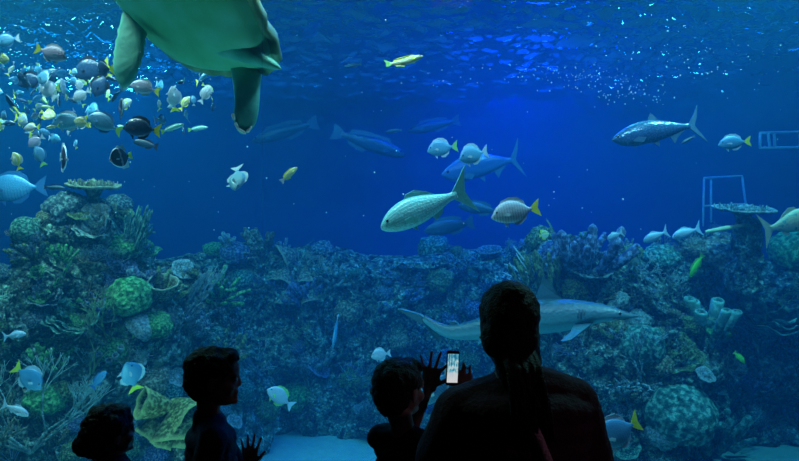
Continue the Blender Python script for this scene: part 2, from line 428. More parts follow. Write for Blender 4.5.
def sheetify(top, nx, ny, th, wrap=False):
    """closed sheet of thickness th from a (ny+1) x (nx) or (nx+1) grid of points"""
    w = nx if wrap else nx + 1; lo = [Vector(v) - Vector((0, 0, th)) for v in top]; vs = list(top) + lo; n = len(top); fs = []
    for j in range(ny):
        for i in range(nx):
            a, b, c, d = j*w+i, j*w+(i+1) % w, (j+1)*w+(i+1) % w, (j+1)*w+i
            fs += [(a, b, c, d), (n+d, n+c, n+b, n+a)]
    for i in range(nx):
        a, b = i, (i+1) % w; fs.append((b, a, n+a, n+b)); a, b = ny*w+i, ny*w+(i+1) % w; fs.append((a, b, n+b, n+a))
    return vs, fs
def plate(seed, stalk=True, knobs=True):
    rr = random.Random(seed); mb = MB(); nu, nr = 40, 7; top = []
    for j in range(nr + 1):
        q = .06 + .94 * j / nr
        for i in range(nu):
            th = 2*math.pi*i/nu; e = 1 + .22*noise.noise(Vector((math.cos(th)*1.6, math.sin(th)*1.6, seed)))
            r = .5 * q * e; z = .32 + .05*q*q + .04*noise.noise(Vector((r*math.cos(th)*6, r*math.sin(th)*6, seed)))
            top.append(Vector((r*math.cos(th), r*math.sin(th), z)))
    vs, fs = sheetify(top, nu, nr, .035, True); mb.add(vs, fs)
    mb.tube([(0, 0, -.1), (.02, 0, .12), (0, 0, .33)], [.13, .1, .2], 9)
    if knobs:
        for k in range(70):
            a = rr.uniform(0, 6.28); r = .47 * math.sqrt(rr.random()); x, y = r*math.cos(a), r*math.sin(a)
            mb.tube([(x, y, .3), (x*1.04, y*1.04, .39 + .04*rr.random())], [.018, .011], 4)
    return mb, tipattr(mb, lambda v: (math.hypot(v[0], v[1]) - .38) * 3 if v[2] > .3 else 0)
def lettuce(seed):
    rr = random.Random(seed); mb = MB()
    for k in range(7):
        a0 = rr.uniform(0, 6.28); R0 = .12 + .055*k; nu, nr = 16, 5; top = []; span = rr.uniform(1.6, 3.0)
        for j in range(nr + 1):
            q = j / nr
            for i in range(nu + 1):
                th = a0 + span * i / nu; r = R0 * (.6 + .7*q) + .035*q*math.sin(th*9 + k); z = -.05 + (.5 - .3*R0) * q * math.sin(math.pi*(i+.6)/(nu+1.2))**.4
                top.append(Vector((r*math.cos(th), r*math.sin(th), z)))
        w = nu + 1; n = len(top); vs = list(top) + [v * .955 for v in top]; fs = []
        for j in range(nr):
            for i in range(nu):
                a, b, c, d = j*w+i, j*w+i+1, (j+1)*w+i+1, (j+1)*w+i; fs += [(a, b, c, d), (n+d, n+c, n+b, n+a)]
        for i in range(nu): a = nr*w+i; fs.append((a, a+1, n+a+1, n+a))
        for j in range(nr):
            a = j*w; fs.append((a, a+w, n+a+w, n+a)); a = j*w+nu; fs.append((a+w, a, n+a, n+a+w))
        mb.add(vs, fs)
    return mb, tipattr(mb, lambda v: (v[2] - .32) * 4)
def cup(seed, lip=.5, deep=.8, open_=1.0):
    rr = random.Random(seed); mb = MB(); nu = 36; prof = []
    for k in range(9):
        q = k / 8; prof.append((.06 + (lip - .06) * q ** .7, deep * q, q))
    for k in range(8, -1, -1):
        q = k / 8; prof.append((max(.01, (.06 + (lip - .06) * q ** .7) - .035), deep * q + .03 * (q < .2), q))
    vs = []
    for r, z, q in prof:
        for i in range(nu):
            th = 2*math.pi*i/nu; e = 1 + .13*q*noise.noise(Vector((math.cos(th)*1.5, math.sin(th)*1.5, seed))) + .02*q*math.sin(th*11)
            vs.append((r*e*math.cos(th), r*e*math.sin(th)*open_, z + .10*q*noise.noise(Vector((math.cos(th), math.sin(th), seed+4))) - .05))
    fs = [(j*nu+i, j*nu+(i+1) % nu, (j+1)*nu+(i+1) % nu, (j+1)*nu+i) for j in range(len(prof)-1) for i in range(nu)]
    mb.add(vs, fs); tips = []
    for v in mb.v: pass
    tips = [max(0, (prof[k//nu][2] - .86) * 5) for k in range(len(vs))]
    return mb, {'tip': tips}
def tubes(seed):
    rr = random.Random(seed); mb = MB(); tips = []
    for k in range(6):
        a = k * 1.1 + rr.uniform(-.2, .2); b = Vector((.16*math.cos(a), .16*math.sin(a), -.05)); h = rr.uniform(.5, 1.0)
        e = b + Vector((.2*math.cos(a), .2*math.sin(a), h)); w = rr.uniform(.07, .1); n = 9
        pr = [(0, w*.8), (.5, w), (.95, w*1.15), (1, w*1.05), (1, w*.7), (.7, w*.6)]; vs = []
        for q, r in pr:
            c = b.lerp(e, q)
            for i in range(n): th = 6.2832*i/n; vs.append(c + Vector((r*math.cos(th), r*math.sin(th), 0)))
        fs = [(j*n+i, j*n+(i+1) % n, (j+1)*n+(i+1) % n, (j+1)*n+i) for j in range(5) for i in range(n)] + [tuple(5*n+i for i in range(n))]
        mb.add(vs, fs); tips += [.5 if j in (2, 3) else 0. for j in range(6) for i in range(n)]
    return mb, {'tip': tips}
def whips(seed, n=7, curl=.5):
    rr = random.Random(seed); mb = MB()
    for k in range(n):
        a = rr.uniform(0, 6.28); L = rr.uniform(.6, 1); p = Vector((.05*math.cos(a), .05*math.sin(a), -.04)); d = Vector((math.cos(a)*.5, math.sin(a)*.5, 1)).normalized()
        ax = Vector((rr.uniform(-1, 1), rr.uniform(-1, 1), 0)) * curl; pts = [p]
        for s in range(7): d = (d + ax * .16 + Vector((0, 0, -.05))).normalized(); pts.append(pts[-1] + d * L / 7)
        mb.tube(pts, [.022 - .0018*i for i in range(8)], 5)
    return mb, tipattr(mb, lambda v: .6)
KINDS = {
 'branching_coral': ([branching(s, depth=5) for s in (1, 2, 3)], 'branching coral', .9),
 'finger_coral': ([finger(s) for s in (4, 5, 6)], 'stubby finger coral', .7),
 'brain_coral': ([brain(s) for s in (7, 8)], 'domed brain coral', .62),
 'cauliflower_coral': ([knobby(s) for s in (9, 10, 11)], 'lumpy cauliflower coral', .7),
 'table_coral': ([plate(s) for s in (12, 13)], 'flat table coral', 1.0),
 'lettuce_coral': ([lettuce(s) for s in (14, 15)], 'ruffled lettuce coral', .8),
 'tube_sponge': ([tubes(s) for s in (16, 17)], 'tube sponge', .7),
 'cup_coral': ([cup(s) for s in (18, 19)], 'cup coral', .6),
 'sea_whip': ([whips(s) for s in (20, 21)], 'thin sea whip', 1.0),
 'sea_fan': ([branching(s, .7, 7, True, .02, 3) for s in (22, 23)], 'flat sea fan', 1.0),
}
PROTO = {}
for kn, (vars_, words, _) in KINDS.items():
    for q, (mb, at) in enumerate(vars_): PROTO[kn, q] = (mb, at)
CACHE = {}
def coral_mesh(kn, q, ck):
    if (kn, q, ck) not in CACHE:
        mb, at = PROTO[kn, q]; CACHE[kn, q, ck] = mb.mesh(kn, MAT[ck], True, at or {'tip': [0.] * len(mb.v)})
    return CACHE[kn, q, ck]
def place(me, name, loc, up, size, label, cat, group=None, spin=None):
    o = bpy.data.objects.new(name, me); COL.objects.link(o)
    q = Vector(up).normalized().to_track_quat('Z', 'Y').to_matrix().to_4x4()
    sz = size if hasattr(size, '__len__') else (size, size, size)
    o.matrix_world = Matrix.Translation(loc) @ q @ Matrix.Rotation(R.uniform(0, 6.28) if spin is None else spin, 4, 'Z') @ Matrix.Diagonal((*sz, 1))
    return tag(o, label, cat, group)

# ---- corals that stand out in the photograph: kind, variant, colour, px, py of the base, size in px, up, label
def feature(kn, q, ck, px, py, spx, label, up=None, sink=.0, only=None, spin=None, mesh=None, Y=None, squash=(1, 1, 1), cat='coral'):
    if Y is None:
        h = cast(px, py, only=only)
        if h is None: print('MISS', kn, px, py); return None
        loc, nrm, dist, k = h; Yd = loc.y
    else: loc, nrm, Yd = P(px, py, Y), Vector((0, -.3, 1)), Y
    s = spx * Yd / F
    u = Vector(up) if up else (nrm * .45 + Vector((0, -.15, 1)))
    o = place(mesh or coral_mesh(kn, q, ck), kn, loc - u.normalized() * sink * s, u, (s*squash[0], s*squash[1], s*squash[2]), label, cat, None, spin)
    return o
def bespoke(name, mbat, ck): return mbat[0].mesh(name, MAT[ck], True, mbat[1] or {'tip': [0.] * len(mbat[0].v)})
bigbrain = bespoke('brain_coral', brain(31, True), 'green')
feature('brain_coral', 0, 'green', 128, 302, 46, 'large green brain coral halfway down the tall left outcrop', up=(0, -.5, 1), mesh=bigbrain)
feature('table_coral', 0, 'tan', 93, 206, 60, 'flat table coral topping the tall left outcrop', up=(.08, -.12, 1), squash=(1, .8, 1), Y=6.5)
feature('finger_coral', 0, 'teal', 134, 243, 40, 'upright finger coral sticking out beside the left outcrop tower', up=(.3, 0, 1), squash=(.5, .5, 1.5), Y=6.6)
feature('lettuce_coral', 0, 'pale', 98, 228, 40, 'pale ridged coral on the tower below the topmost table coral', up=(0, -.8, .6))
feature('lettuce_coral', 1, 'teal', 76, 318, 60, 'wide ruffled coral left of the green brain coral', up=(.1, -.8, .6))
feature('cauliflower_coral', 1, 'green', 124, 250, 34, 'bright green knobby coral above the green brain coral', up=(.2, -.5, 1))
feature('cauliflower_coral', 2, 'grey', 66, 212, 40, 'speckled grey coral on the left shoulder of the outcrop tower', up=(-.2, -.5, 1))
fan_m = bespoke('branching_coral', branching(61, .62, 7, True, .016, 5), 'pale')
feature('branching_coral', 0, 'pale', 32, 460, 100, 'yellowish branching coral in the lower left corner', up=(.15, -.45, 1), spin=0.05, mesh=fan_m, sink=-.12)
feature('branching_coral', 1, 'tan', 2, 446, 60, 'pale branching coral cut by the left edge of the view', up=(-.1, -.35, 1))
feature('sea_fan', 0, 'olive', 118, 352, 60, 'olive sea fan above the smallest visitor', up=(.2, -.2, 1), spin=.3)
feature('sea_whip', 0, 'olive', 90, 372, 44, 'thin spiky sea whip standing left of the small vertical blue fish', up=(-.1, -.1, 1))
feature('sea_fan', 1, 'grey', 178, 330, 66, 'slanting grey sea fan on the right slope of the left outcrop', up=(.6, -.2, 1), spin=.2)
feature('cauliflower_coral', 0, 'green', 48, 402, 40, 'green lumpy coral under the yellow-tailed fish at lower left', up=(0, -.4, 1))
feature('cup_coral', 0, 'tan', 163, 300, 30, 'small yellow cup coral right of the green brain coral', up=(.2, -.5, 1))
# the big cup corals between the two left visitors
for k, (px, py, s, u, lab, lp) in enumerate([
    (178, 410, 46, (-.9, -.55, .35), 'big yellow-green cup coral opening left beside the smallest visitor', .42),
    (184, 402, 50, (.1, -.5, -.85), 'big round cup coral hanging beside the boy in profile', .5),
    (174, 408, 44, (-.5, -.35, -.85), 'lower cup coral with a pale rim between the two left visitors', .42),
    (172, 402, 46, (.75, -.6, -.3), 'yellow-green leaf-shaped cup coral touching the boy in profile', .4)]):
    mm = bespoke('cup_coral', cup(40 + k, lp * 1.1, .85, .7), 'olive')
    feature('cup_coral', 0, 'olive', px, py, s, lab, up=u, mesh=mm, Y=4.9)
mbx = MB(); mbx.tube([P(180, 404, 5.0), P(188, 460, 5.25), P(196, 520, 5.6)], [.07, .1, .16], 10)
tag(link('coral_stump', fused(mbx, 'coral_stump', MAT['rock'], .015, 1, lambda p: .05*noise.noise(p*5) + .03*noise.noise(p*13))), 'rock stump carrying the big yellow-green cup corals', 'rock')
# cluster of five cups on the far wall
for k, (px, py, s, u, lab) in enumerate([
    (298, 254, 27, (-.8, -.5, -.3), 'topmost cup coral of the cluster on the far reef wall'),
    (286, 268, 24, (-.2, -.45, -.9), 'left cup coral of the cluster on the far reef wall'),
    (307, 268, 27, (.2, -.45, -.9), 'right cup coral of the cluster on the far reef wall'),
    (292, 288, 27, (-.1, -.4, -.9), 'lower broad cup coral of the cluster on the far reef wall'),
    (308, 291, 19, (.3, -.4, -.9), 'smallest lowest cup coral of the cluster on the far reef wall')]):
    mm = bespoke('cup_coral', cup(50 + k, .6, .8, .9), 'tan')
    feature('cup_coral', 0, 'tan', px, py, s, lab, up=u, mesh=mm, only=1)
# right outcrop
feature('finger_coral', 1, 'mauve', 588, 262, 62, 'dark bushy coral crowning the left end of the right outcrop', up=(0, -.2, 1), only=2)
feature('cauliflower_coral', 0, 'mauve', 560, 262, 44, 'dark rounded coral under the small round yellow fish', up=(0, -.2, 1), only=2)
feature('finger_coral', 2, 'olive', 543, 290, 46, 'tall feathery coral on the left edge of the right outcrop', up=(-.3, -.4, 1), squash=(.8, .8, 1.5), only=2)
feature('sea_whip', 0, 'pale', 540, 282, 52, 'pale curling sea whips reaching left off the right outcrop', up=(-1, -.2, .25), only=2)
feature('sea_whip', 1, 'pale', 542, 300, 46, 'lower pale sea whips just above the shark', up=(-1, -.3, -.1), only=2)
feature('table_coral', 0, 'mauve', 646, 252, 58, 'dark table coral with pale blue fish beneath it', up=(.03, -.12, 1), squash=(1, .8, 1.0), only=2)
feature('table_coral', 1, 'grey', 590, 284, 40, 'grey table coral below the dark bushy corals', up=(0, -.3, 1), only=2)
feature('cauliflower_coral', 1, 'teal', 660, 262, 36, 'blue-green lump under the dark table coral', up=(0, -.6, 1), only=2)
feature('branching_coral', 2, 'pale', 640, 272, 30, 'small pale branching coral lying beneath the dark table coral', up=(.6, -.7, .4), squash=(1, 1, .7), only=2)
feature('cauliflower_coral', 2, 'tan', 724, 256, 54, 'wide yellowish tan coral block below the plank', up=(0, -.3, 1), squash=(1.25, .9, .8), only=2)
feature('brain_coral', 1, 'green', 795, 258, 50, 'smooth green dome coral at the right edge below the mottled fish', up=(0, -.5, 1), only=2)
feature('lettuce_coral', 1, 'teal', 765, 318, 92, 'huge rounded ruffled coral on the right end of the outcrop', up=(0, -.75, .7), only=2)
feature('brain_coral', 0, 'teal', 640, 350, 46, 'round blue-green brain coral under the nose of the shark', up=(0, -.6, 1), only=2)
feature('lettuce_coral', 0, 'olive', 672, 356, 42, 'curled olive coral right of the round brain coral', up=(0, -.8, .7), only=2)
feature('brain_coral', 1, 'teal', 678, 420, 66, 'large dim dome coral low on the right outcrop', up=(0, -.5, 1), only=2)
feature('branching_coral', 0, 'grey', 622, 388, 70, 'large branching coral above the big pale fish by the woman', up=(-.35, -.4, 1), only=2)
feature('cauliflower_coral', 1, 'pale', 662, 438, 32, 'bright speckled coral right of the big pale fish', up=(0, -.5, 1), only=2)
feature('finger_coral', 0, 'teal', 712, 440, 54, 'ridged blue-green coral standing at the edge of the right sand', up=(0, -.3, 1), only=2)
feature('tube_sponge', 0, 'teal', 706, 340, 60, 'tall green tube sponge left of the huge ruffled coral', up=(0, -.4, 1), only=2)
feature('cauliflower_coral', 0, 'green', 716, 335, 24, 'bright green lump at the foot of the tube sponge', up=(0, -.6, 1), only=2)
feature('brain_coral', 0, 'grey', 753, 416, 20, 'small round grey coral alone on the dark rock at lower right', up=(0, -1, .5), only=2)
feature('branching_coral', 1, 'pale', 255, 372, 36, 'pale branching coral on the reef wall right of the boy in profile', up=(0, -.7, 1))
feature('cauliflower_coral', 0, 'green', 296, 400, 32, 'green-tinged lump beside the small pale fish low on the reef wall', up=(0, -.6, 1))
feature('finger_coral', 2, 'pale', 320, 362, 24, 'small bright coral high above the open sand', up=(0, -.6, 1))
feature('cauliflower_coral', 1, 'olive', 350, 382, 22, 'small yellow-green lump left of the second boy', up=(0, -.6, 1))
feature('brain_coral', 1, 'mauve', 236, 258, 30, 'dusky dome on the skyline of the far reef wall', up=(0, -.3, 1))
feature('cauliflower_coral', 2, 'green', 214, 252, 20, 'small green-topped coral on the skyline right of the left outcrop', up=(0, -.3, 1))

# dark plate coral raised on a column, with the plank beside it
o = feature('table_coral', 1, 'grey', 742, 226, 66, 'broad dark plate coral held up on a rock column', up=(.05, -.18, 1), Y=7.1, squash=(1, .75, .75))
mbx = MB(); mbx.tube([P(744, 226, 7.15), P(746, 250, 7.2), P(744, 285, 7.3)], [.12, .13, .2], 10)
tag(link('rock_stack', fused(mbx, 'rock_stack', MAT['rock'], .02, 1, lambda p: .09*noise.noise(p*3.1) + .05*noise.noise(p*8) + .03*noise.noise(p*17))), 'dark rock column under the broad plate coral', 'rock')
wood = simple('waterlogged wood', (.62, .5, .25), .8, .2, (14, .5))
mbx = MB(); mbx.tube([P(706, 232, 6.9), P(722, 229, 6.9), P(745, 225, 6.95)], [.02, .028, .02], 8)
tag(mbx.build('driftwood_plank', wood), 'thin pale plank lying on the reef below the broad plate coral', 'plank')

# far pipe frames on the rear wall side
pipe = simple('pipe plastic', (.45, .55, .6), .5, .4)
mbx = MB()
for a, b in (((704, 178), (742, 176)), ((704, 178), (703, 226)), ((742, 176), (748, 222)), ((711, 180), (711, 222)), ((704, 206), (747, 204))):
    mbx.tube([P(*a, 9.4), P(*b, 9.4)], .017, 6)
tag(mbx.build('pipe_rack', pipe), 'thin upright pipe frame behind the broad plate coral', 'frame')
mbx = MB()
for a, b in (((760, 133), (830, 131)), ((760, 148), (830, 147)), ((760, 133), (760, 148)), ((768, 133), (770, 148)), ((774, 133), (775, 148)), ((800, 132), (800, 148))):
    mbx.tube([P(*a, 9.0), P(*b, 9.0)], .02, 6)
mbx.tube([P(830, 131, 9.0), P(832, 40, 9.0)], .02, 6)
tag(mbx.build('pipe_rack', pipe), 'horizontal pipe rail hanging in the water at the right edge', 'rail')

# ---- the many small corals that cover the rock
ZONES = [  # px0, px1, py0, py1, phrase
 (-70, 34, 170, 330, 'on the low rock at the far left edge'), (34, 96, 170, 262, 'on the left half of the outcrop tower'),
 (96, 160, 170, 262, 'on the right half of the outcrop tower'), (34, 104, 262, 345, 'on the outcrop left of the green brain coral'),
 (104, 200, 262, 345, 'on the outcrop around the green brain coral'), (-70, 60, 330, 480, 'around the yellow-tailed fish at lower left'),
 (60, 130, 345, 480, 'above the smallest visitor'), (130, 205, 345, 480, 'around the big yellow-green cup corals'),
 (160, 270, 230, 300, 'on the far wall left of the cup coral cluster'), (205, 300, 300, 365, 'on the far wall above the boy in profile'),
 (205, 300, 365, 440, 'on the far wall right of the boy in profile'), (270, 345, 230, 300, 'around the cup coral cluster'),
 (300, 372, 300, 440, 'on the far wall above the open sand'), (345, 430, 230, 310, 'on the far wall left of the shark tail'),
 (372, 470, 310, 470, 'behind the second boy and the phone'), (430, 528, 230, 310, 'on the far wall above the head of the woman'),
 (505, 610, 230, 300, 'on the right outcrop above the shark'), (610, 700, 230, 300, 'around the dark table coral'),
 (700, 880, 230, 290, 'below the broad dark plate coral'), (540, 640, 300, 400, 'right of the woman under the shark'),
 (640, 710, 300, 380, 'around the round brain coral right of the shark'), (710, 880, 290, 365, 'around the huge ruffled coral'),
 (590, 710, 380, 480, 'beside the big pale fish at lower right'), (710, 880, 365, 460, 'on the dark rock above the right sand')]
pick = ['cauliflower_coral']*5 + ['finger_coral']*4 + ['branching_coral']*4 + ['brain_coral']*2 + ['lettuce_coral']*4 + ['table_coral']*2 + ['tube_sponge']*2 + ['sea_whip'] + ['sea_fan']*2
cnt = 0; tries = 0
while cnt < 430 and tries < 4000:
    tries += 1
    px, py = R.uniform(-70, 870), R.uniform(182, 462); sh = R.choice([0, 0, 0, 0, -1.2, 1.2])
    h = cast(px, py, sh)
    if h is None or h[0].z < FLOORZ + .08 or h[1].z < -.35: continue
    loc, nrm, dist, k = h
    qx = 399.5 + loc.x / loc.y * F; qy = 230.5 - (loc.z - EYE.z) / loc.y * F
    zn = next((z[4] for z in ZONES if z[0] <= qx < z[1] and z[2] <= qy < z[3]), None)
    if zn is None: continue
    kn = R.choice(pick); words, k0 = KINDS[kn][1], KINDS[kn][2]
    ck = R.choice({0: ['olive', 'teal', 'teal', 'grey', 'tan', 'green', 'mauve', 'pale'], 1: ['teal', 'grey', 'mauve', 'mauve', 'pale', 'tan', 'olive'],
                   2: ['teal', 'grey', 'mauve', 'teal', 'olive', 'pale', 'tan']}[k])
    s = R.uniform(9, 27) * loc.y / F * (1.15 if k == 0 else 1)
    up = nrm * .7 + Vector((0, -.1, .75)); u = up.normalized()
    lab = '%s %s %s' % (WORD[ck], words, zn)
    place(coral_mesh(kn, R.randrange(len(KINDS[kn][0])), ck), kn, loc - u * .04 * s, u, s * R.uniform(.9, 1.2), lab, 'sponge' if kn == 'tube_sponge' else 'coral', '%ss %s' % (words, zn))
    cnt += 1
print('corals', cnt)

# ------------------------------------------------------------------ fish
def fishmat(name, back, belly, stripes=None, rough=.35, spots=None, rim=None, emis=0):
    m, nt, b = nodes(name); b.inputs['Roughness'].default_value = rough; b.inputs['Specular IOR Level'].default_value = .6
    v = N(nt, 'ShaderNodeAttribute', attribute_name='v'); u = N(nt, 'ShaderNodeAttribute', attribute_name='u')
    mr = N(nt, 'ShaderNodeMapRange'); mr.inputs[1].default_value = -.5; mr.inputs[2].default_value = .6
    nt.links.new(v.outputs['Fac'], mr.inputs[0]); c = mixc(nt, mr.outputs[0], belly, back)
    tc = N(nt, 'ShaderNodeTexCoord'); nz = N(nt, 'ShaderNodeTexNoise'); nz.inputs['Scale'].default_value = 9; nt.links.new(tc.outputs['Object'], nz.inputs[0])
    if stripes:            # (axis, frequency, colour, width)
        ax, fr, col, w = stripes
        a = N(nt, 'ShaderNodeMath', operation='MULTIPLY'); nt.links.new((u if ax == 'u' else v).outputs['Fac'], a.inputs[0]); a.inputs[1].default_value = fr
        ad = N(nt, 'ShaderNodeMath', operation='MULTIPLY_ADD'); nt.links.new(nz.outputs[0], ad.inputs[0]); ad.inputs[1].default_value = 2.0; nt.links.new(a.outputs[0], ad.inputs[2])
        sn = N(nt, 'ShaderNodeMath', operation='SINE'); nt.links.new(ad.outputs[0], sn.inputs[0])
        mm = N(nt, 'ShaderNodeMapRange'); mm.inputs[1].default_value = 1 - w * 2; mm.inputs[2].default_value = 1 - w; nt.links.new(sn.outputs[0], mm.inputs[0])
        c = mixc(nt, mm.outputs[0], c, col)
    if spots:
        vo = N(nt, 'ShaderNodeTexVoronoi'); vo.inputs['Scale'].default_value = spots[0]; nt.links.new(tc.outputs['Object'], vo.inputs['Vector'])
        mm = N(nt, 'ShaderNodeMapRange'); mm.inputs[1].default_value = .45; mm.inputs[2].default_value = .3; nt.links.new(vo.outputs['Distance'], mm.inputs[0])
        c = mixc(nt, mm.outputs[0], c, spots[1])
    if rim:
        ab = N(nt, 'ShaderNodeMath', operation='ABSOLUTE'); nt.links.new(v.outputs['Fac'], ab.inputs[0])
        mm = N(nt, 'ShaderNodeMapRange'); mm.inputs[1].default_value = .86; mm.inputs[2].default_value = .95; nt.links.new(ab.outputs[0], mm.inputs[0])
        c = mixc(nt, mm.outputs[0], c, rim)
    nt.links.new(c, b.inputs['Base Color'])
    vo = N(nt, 'ShaderNodeTexVoronoi'); vo.inputs['Scale'].default_value = 45; nt.links.new(tc.outputs['Object'], vo.inputs['Vector'])
    bp = N(nt, 'ShaderNodeBump'); bp.inputs['Strength'].default_value = .25; bp.inputs['Distance'].default_value = .01
    nt.links.new(vo.outputs['Distance'], bp.inputs['Height']); nt.links.new(bp.outputs[0], b.inputs['Normal'])
    return m
def finmat(name, col): return simple(name, col, .5, .4, (40, .3))
FM = dict(
 tang=fishmat('pale tang skin', (.42, .48, .56), (.6, .66, .7), ('u', 120, (.3, .36, .44), .25)),
 bluetang=fishmat('blue tang skin', (.06, .26, .46), (.14, .42, .6), ('u', 130, (.09, .3, .52), .3)),
 violet=fishmat('violet tang skin', (.38, .34, .52), (.48, .46, .62), None),
 snapper=fishmat('silver scaled skin', (.14, .55, .52), (.32, .75, .72), ('v', 30, (.5, .85, .75), .35), .3, (60, (.25, .5, .5))),
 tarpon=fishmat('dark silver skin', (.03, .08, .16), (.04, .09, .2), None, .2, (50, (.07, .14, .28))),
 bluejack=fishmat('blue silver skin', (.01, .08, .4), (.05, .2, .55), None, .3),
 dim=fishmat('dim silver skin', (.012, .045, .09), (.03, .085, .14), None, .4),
 angel=fishmat('black angelfish skin', (.02, .02, .04), (.02, .02, .05), ('u', 14, (.3, .2, .25), .12), .4, None, (.7, .8, .95)),
 yellow=fishmat('yellow wrasse skin', (.5, .56, .1), (.75, .78, .45), ('v', 9, (.8, .8, .6), .3)),
 lime=fishmat('lime green skin', (.15, .75, .06), (.3, .9, .1), None),
 mottled=fishmat('mottled skin', (.3, .27, .15), (.45, .42, .3), None, .5, (13, (.08, .2, .18))),
 shark=fishmat('shark skin', (.008, .045, .065), (.13, .36, .4), None, .45),
)
FIN = dict(tan=finmat('tan fin', (.35, .32, .22)), yellow=finmat('yellow fin', (.88, .9, .06)), pale=finmat('pale fin', (.5, .62, .7)), blue=finmat('blue fin', (.04, .17, .38)),
           dark=finmat('dark fin', (.02, .025, .05)), silver=finmat('silver fin', (.2, .55, .52)), green=finmat('green fin', (.25, .6, .12)),
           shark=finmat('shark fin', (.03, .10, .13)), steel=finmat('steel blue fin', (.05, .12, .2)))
eye_m = simple('fish eye', (.01, .01, .012), .15, .8); ring_m = simple('fish eye ring', (.7, .7, .5), .3, .5)

# outline tables: (u, top, bottom, half width); unit length nose(0) to tail tip(1), +X points to the tail
SP = dict(
 tang=dict(body=[(0, -.03, -.07, .008), (.04, .03, -.10, .03), (.10, .13, -.15, .05), (.2, .22, -.20, .068), (.34, .27, -.235, .075), (.5, .25, -.23, .068), (.64, .17, -.17, .045), (.74, .07, -.075, .025), (.80, .032, -.038, .015), (.83, .03, -.035, .008)],
   tail=[(.79, .03), (.9, .13), (1.0, .2), (.97, .07), (.95, 0), (.97, -.07), (1.0, -.2), (.9, -.13), (.79, -.03)],
   fins=[('dorsal_fin', [(.16, .17), (.24, .285), (.4, .34), (.56, .32), (.68, .22), (.72, .07), (.5, .2), (.3, .23)]),
         ('anal_fin', [(.4, -.2), (.44, -.29), (.56, -.3), (.68, -.2), (.72, -.07), (.55, -.19)]), ('pelvic_fin', [(.2, -.18), (.3, -.33), (.32, -.2)])],
   pec=(.24, -.02, .13), eye=(.12, .05, .022)),
 snapper=dict(body=[(0, -.01, -.04, .01), (.03, .03, -.07, .04), (.10, .085, -.105, .065), (.2, .13, -.135, .085), (.35, .155, -.15, .095), (.5, .13, -.135, .08), (.64, .085, -.095, .055), (.76, .045, -.05, .03), (.82, .04, -.042, .022), (.86, .045, -.045, .01)],
   tail=[(.82, .04), (.9, .12), (1.02, .25), (.97, .1), (.945, 0), (.97, -.1), (1.02, -.25), (.9, -.12), (.82, -.04)],
   fins=[('dorsal_fin', [(.3, .12), (.36, .19), (.46, .2), (.58, .14), (.68, .06), (.5, .1)]), ('anal_fin', [(.54, -.1), (.58, -.17), (.66, -.13), (.7, -.05)]), ('pelvic_fin', [(.28, -.12), (.36, -.2), (.38, -.12)])],
   pec=(.24, -.03, .13), eye=(.075, .03, .014)),
 tarpon=dict(body=[(0, .02, .005, .01), (.04, .055, -.035, .035), (.12, .10, -.085, .055), (.25, .15, -.11, .075), (.4, .165, -.105, .08), (.55, .14, -.09, .065), (.7, .085, -.055, .04), (.8, .045, -.03, .022), (.86, .035, -.025, .012), (.88, .035, -.025, .006)],
   tail=[(.86, .035), (.93, .12), (1.0, .23), (.96, .09), (.915, 0), (.96, -.1), (1.01, -.22), (.93, -.12), (.86, -.025)],
   fins=[('dorsal_fin', [(.43, .155), (.47, .23), (.5, .22), (.55, .135)]), ('anal_fin', [(.62, -.07), (.66, -.16), (.72, -.09), (.8, -.035)]), ('pelvic_fin', [(.42, -.10), (.49, -.17), (.5, -.10)])],
   pec=(.2, -.05, .12), eye=(.06, .03, .016)),
 slim=dict(body=[(0, 0, -.02, .008), (.05, .035, -.05, .03), (.15, .075, -.08, .05), (.32, .1, -.1, .06), (.5, .095, -.095, .055), (.68, .065, -.065, .035), (.82, .04, -.04, .018), (.87, .04, -.04, .008)],
   tail=[(.84, .04), (.93, .09), (1, .11), (.98, 0), (1, -.11), (.93, -.09), (.84, -.04)],
   fins=[('dorsal_fin', [(.2, .07), (.25, .14), (.6, .14), (.76, .1), (.78, .04), (.5, .08)]), ('anal_fin', [(.5, -.08), (.54, -.14), (.74, -.1), (.78, -.04)])],
   pec=(.2, -.02, .1), eye=(.07, .02, .014)),
 disc=dict(body=[(0, 0, -.04, .01), (.05, .08, -.1, .035), (.14, .24, -.24, .055), (.3, .40, -.38, .07), (.48, .44, -.42, .065), (.62, .38, -.36, .05), (.74, .2, -.2, .03), (.8, .07, -.07, .018), (.84, .06, -.06, .008)],
   tail=[(.81, .06), (.9, .13), (1, .15), (.97, 0), (1, -.15), (.9, -.13), (.81, -.06)],
   fins=[('dorsal_fin', [(.3, .36), (.5, .52), (.74, .5), (.78, .3), (.76, .1), (.6, .34)]), ('anal_fin', [(.3, -.34), (.5, -.5), (.74, -.48), (.78, -.3), (.76, -.1), (.6, -.32)])],
   pec=(.26, -.02, .12), eye=(.1, .05, .022)),
)
def catm(tab, n):
    """smooth resample of an outline table"""
    out = []
    for i in range(n):
        t = i / (n - 1) * (len(tab) - 1); k = min(int(t), len(tab) - 2); f = t - k
        p0, p1, p2, p3 = tab[max(k-1, 0)], tab[k], tab[k+1], tab[min(k+2, len(tab)-1)]
        out.append(tuple(.5*(2*b + (c-a)*f + (2*a-5*b+4*c-d)*f*f + (3*b-a-3*c+d)*f**3) for a, b, c, d in zip(p0, p1, p2, p3)))
    return out
def bendx(p, bend):           # sideways swimming bend
    x, y, z = p; return (x - .45, y + bend * ((x - .35) ** 2 if x > .35 else .3 * (x - .35) ** 2), z)
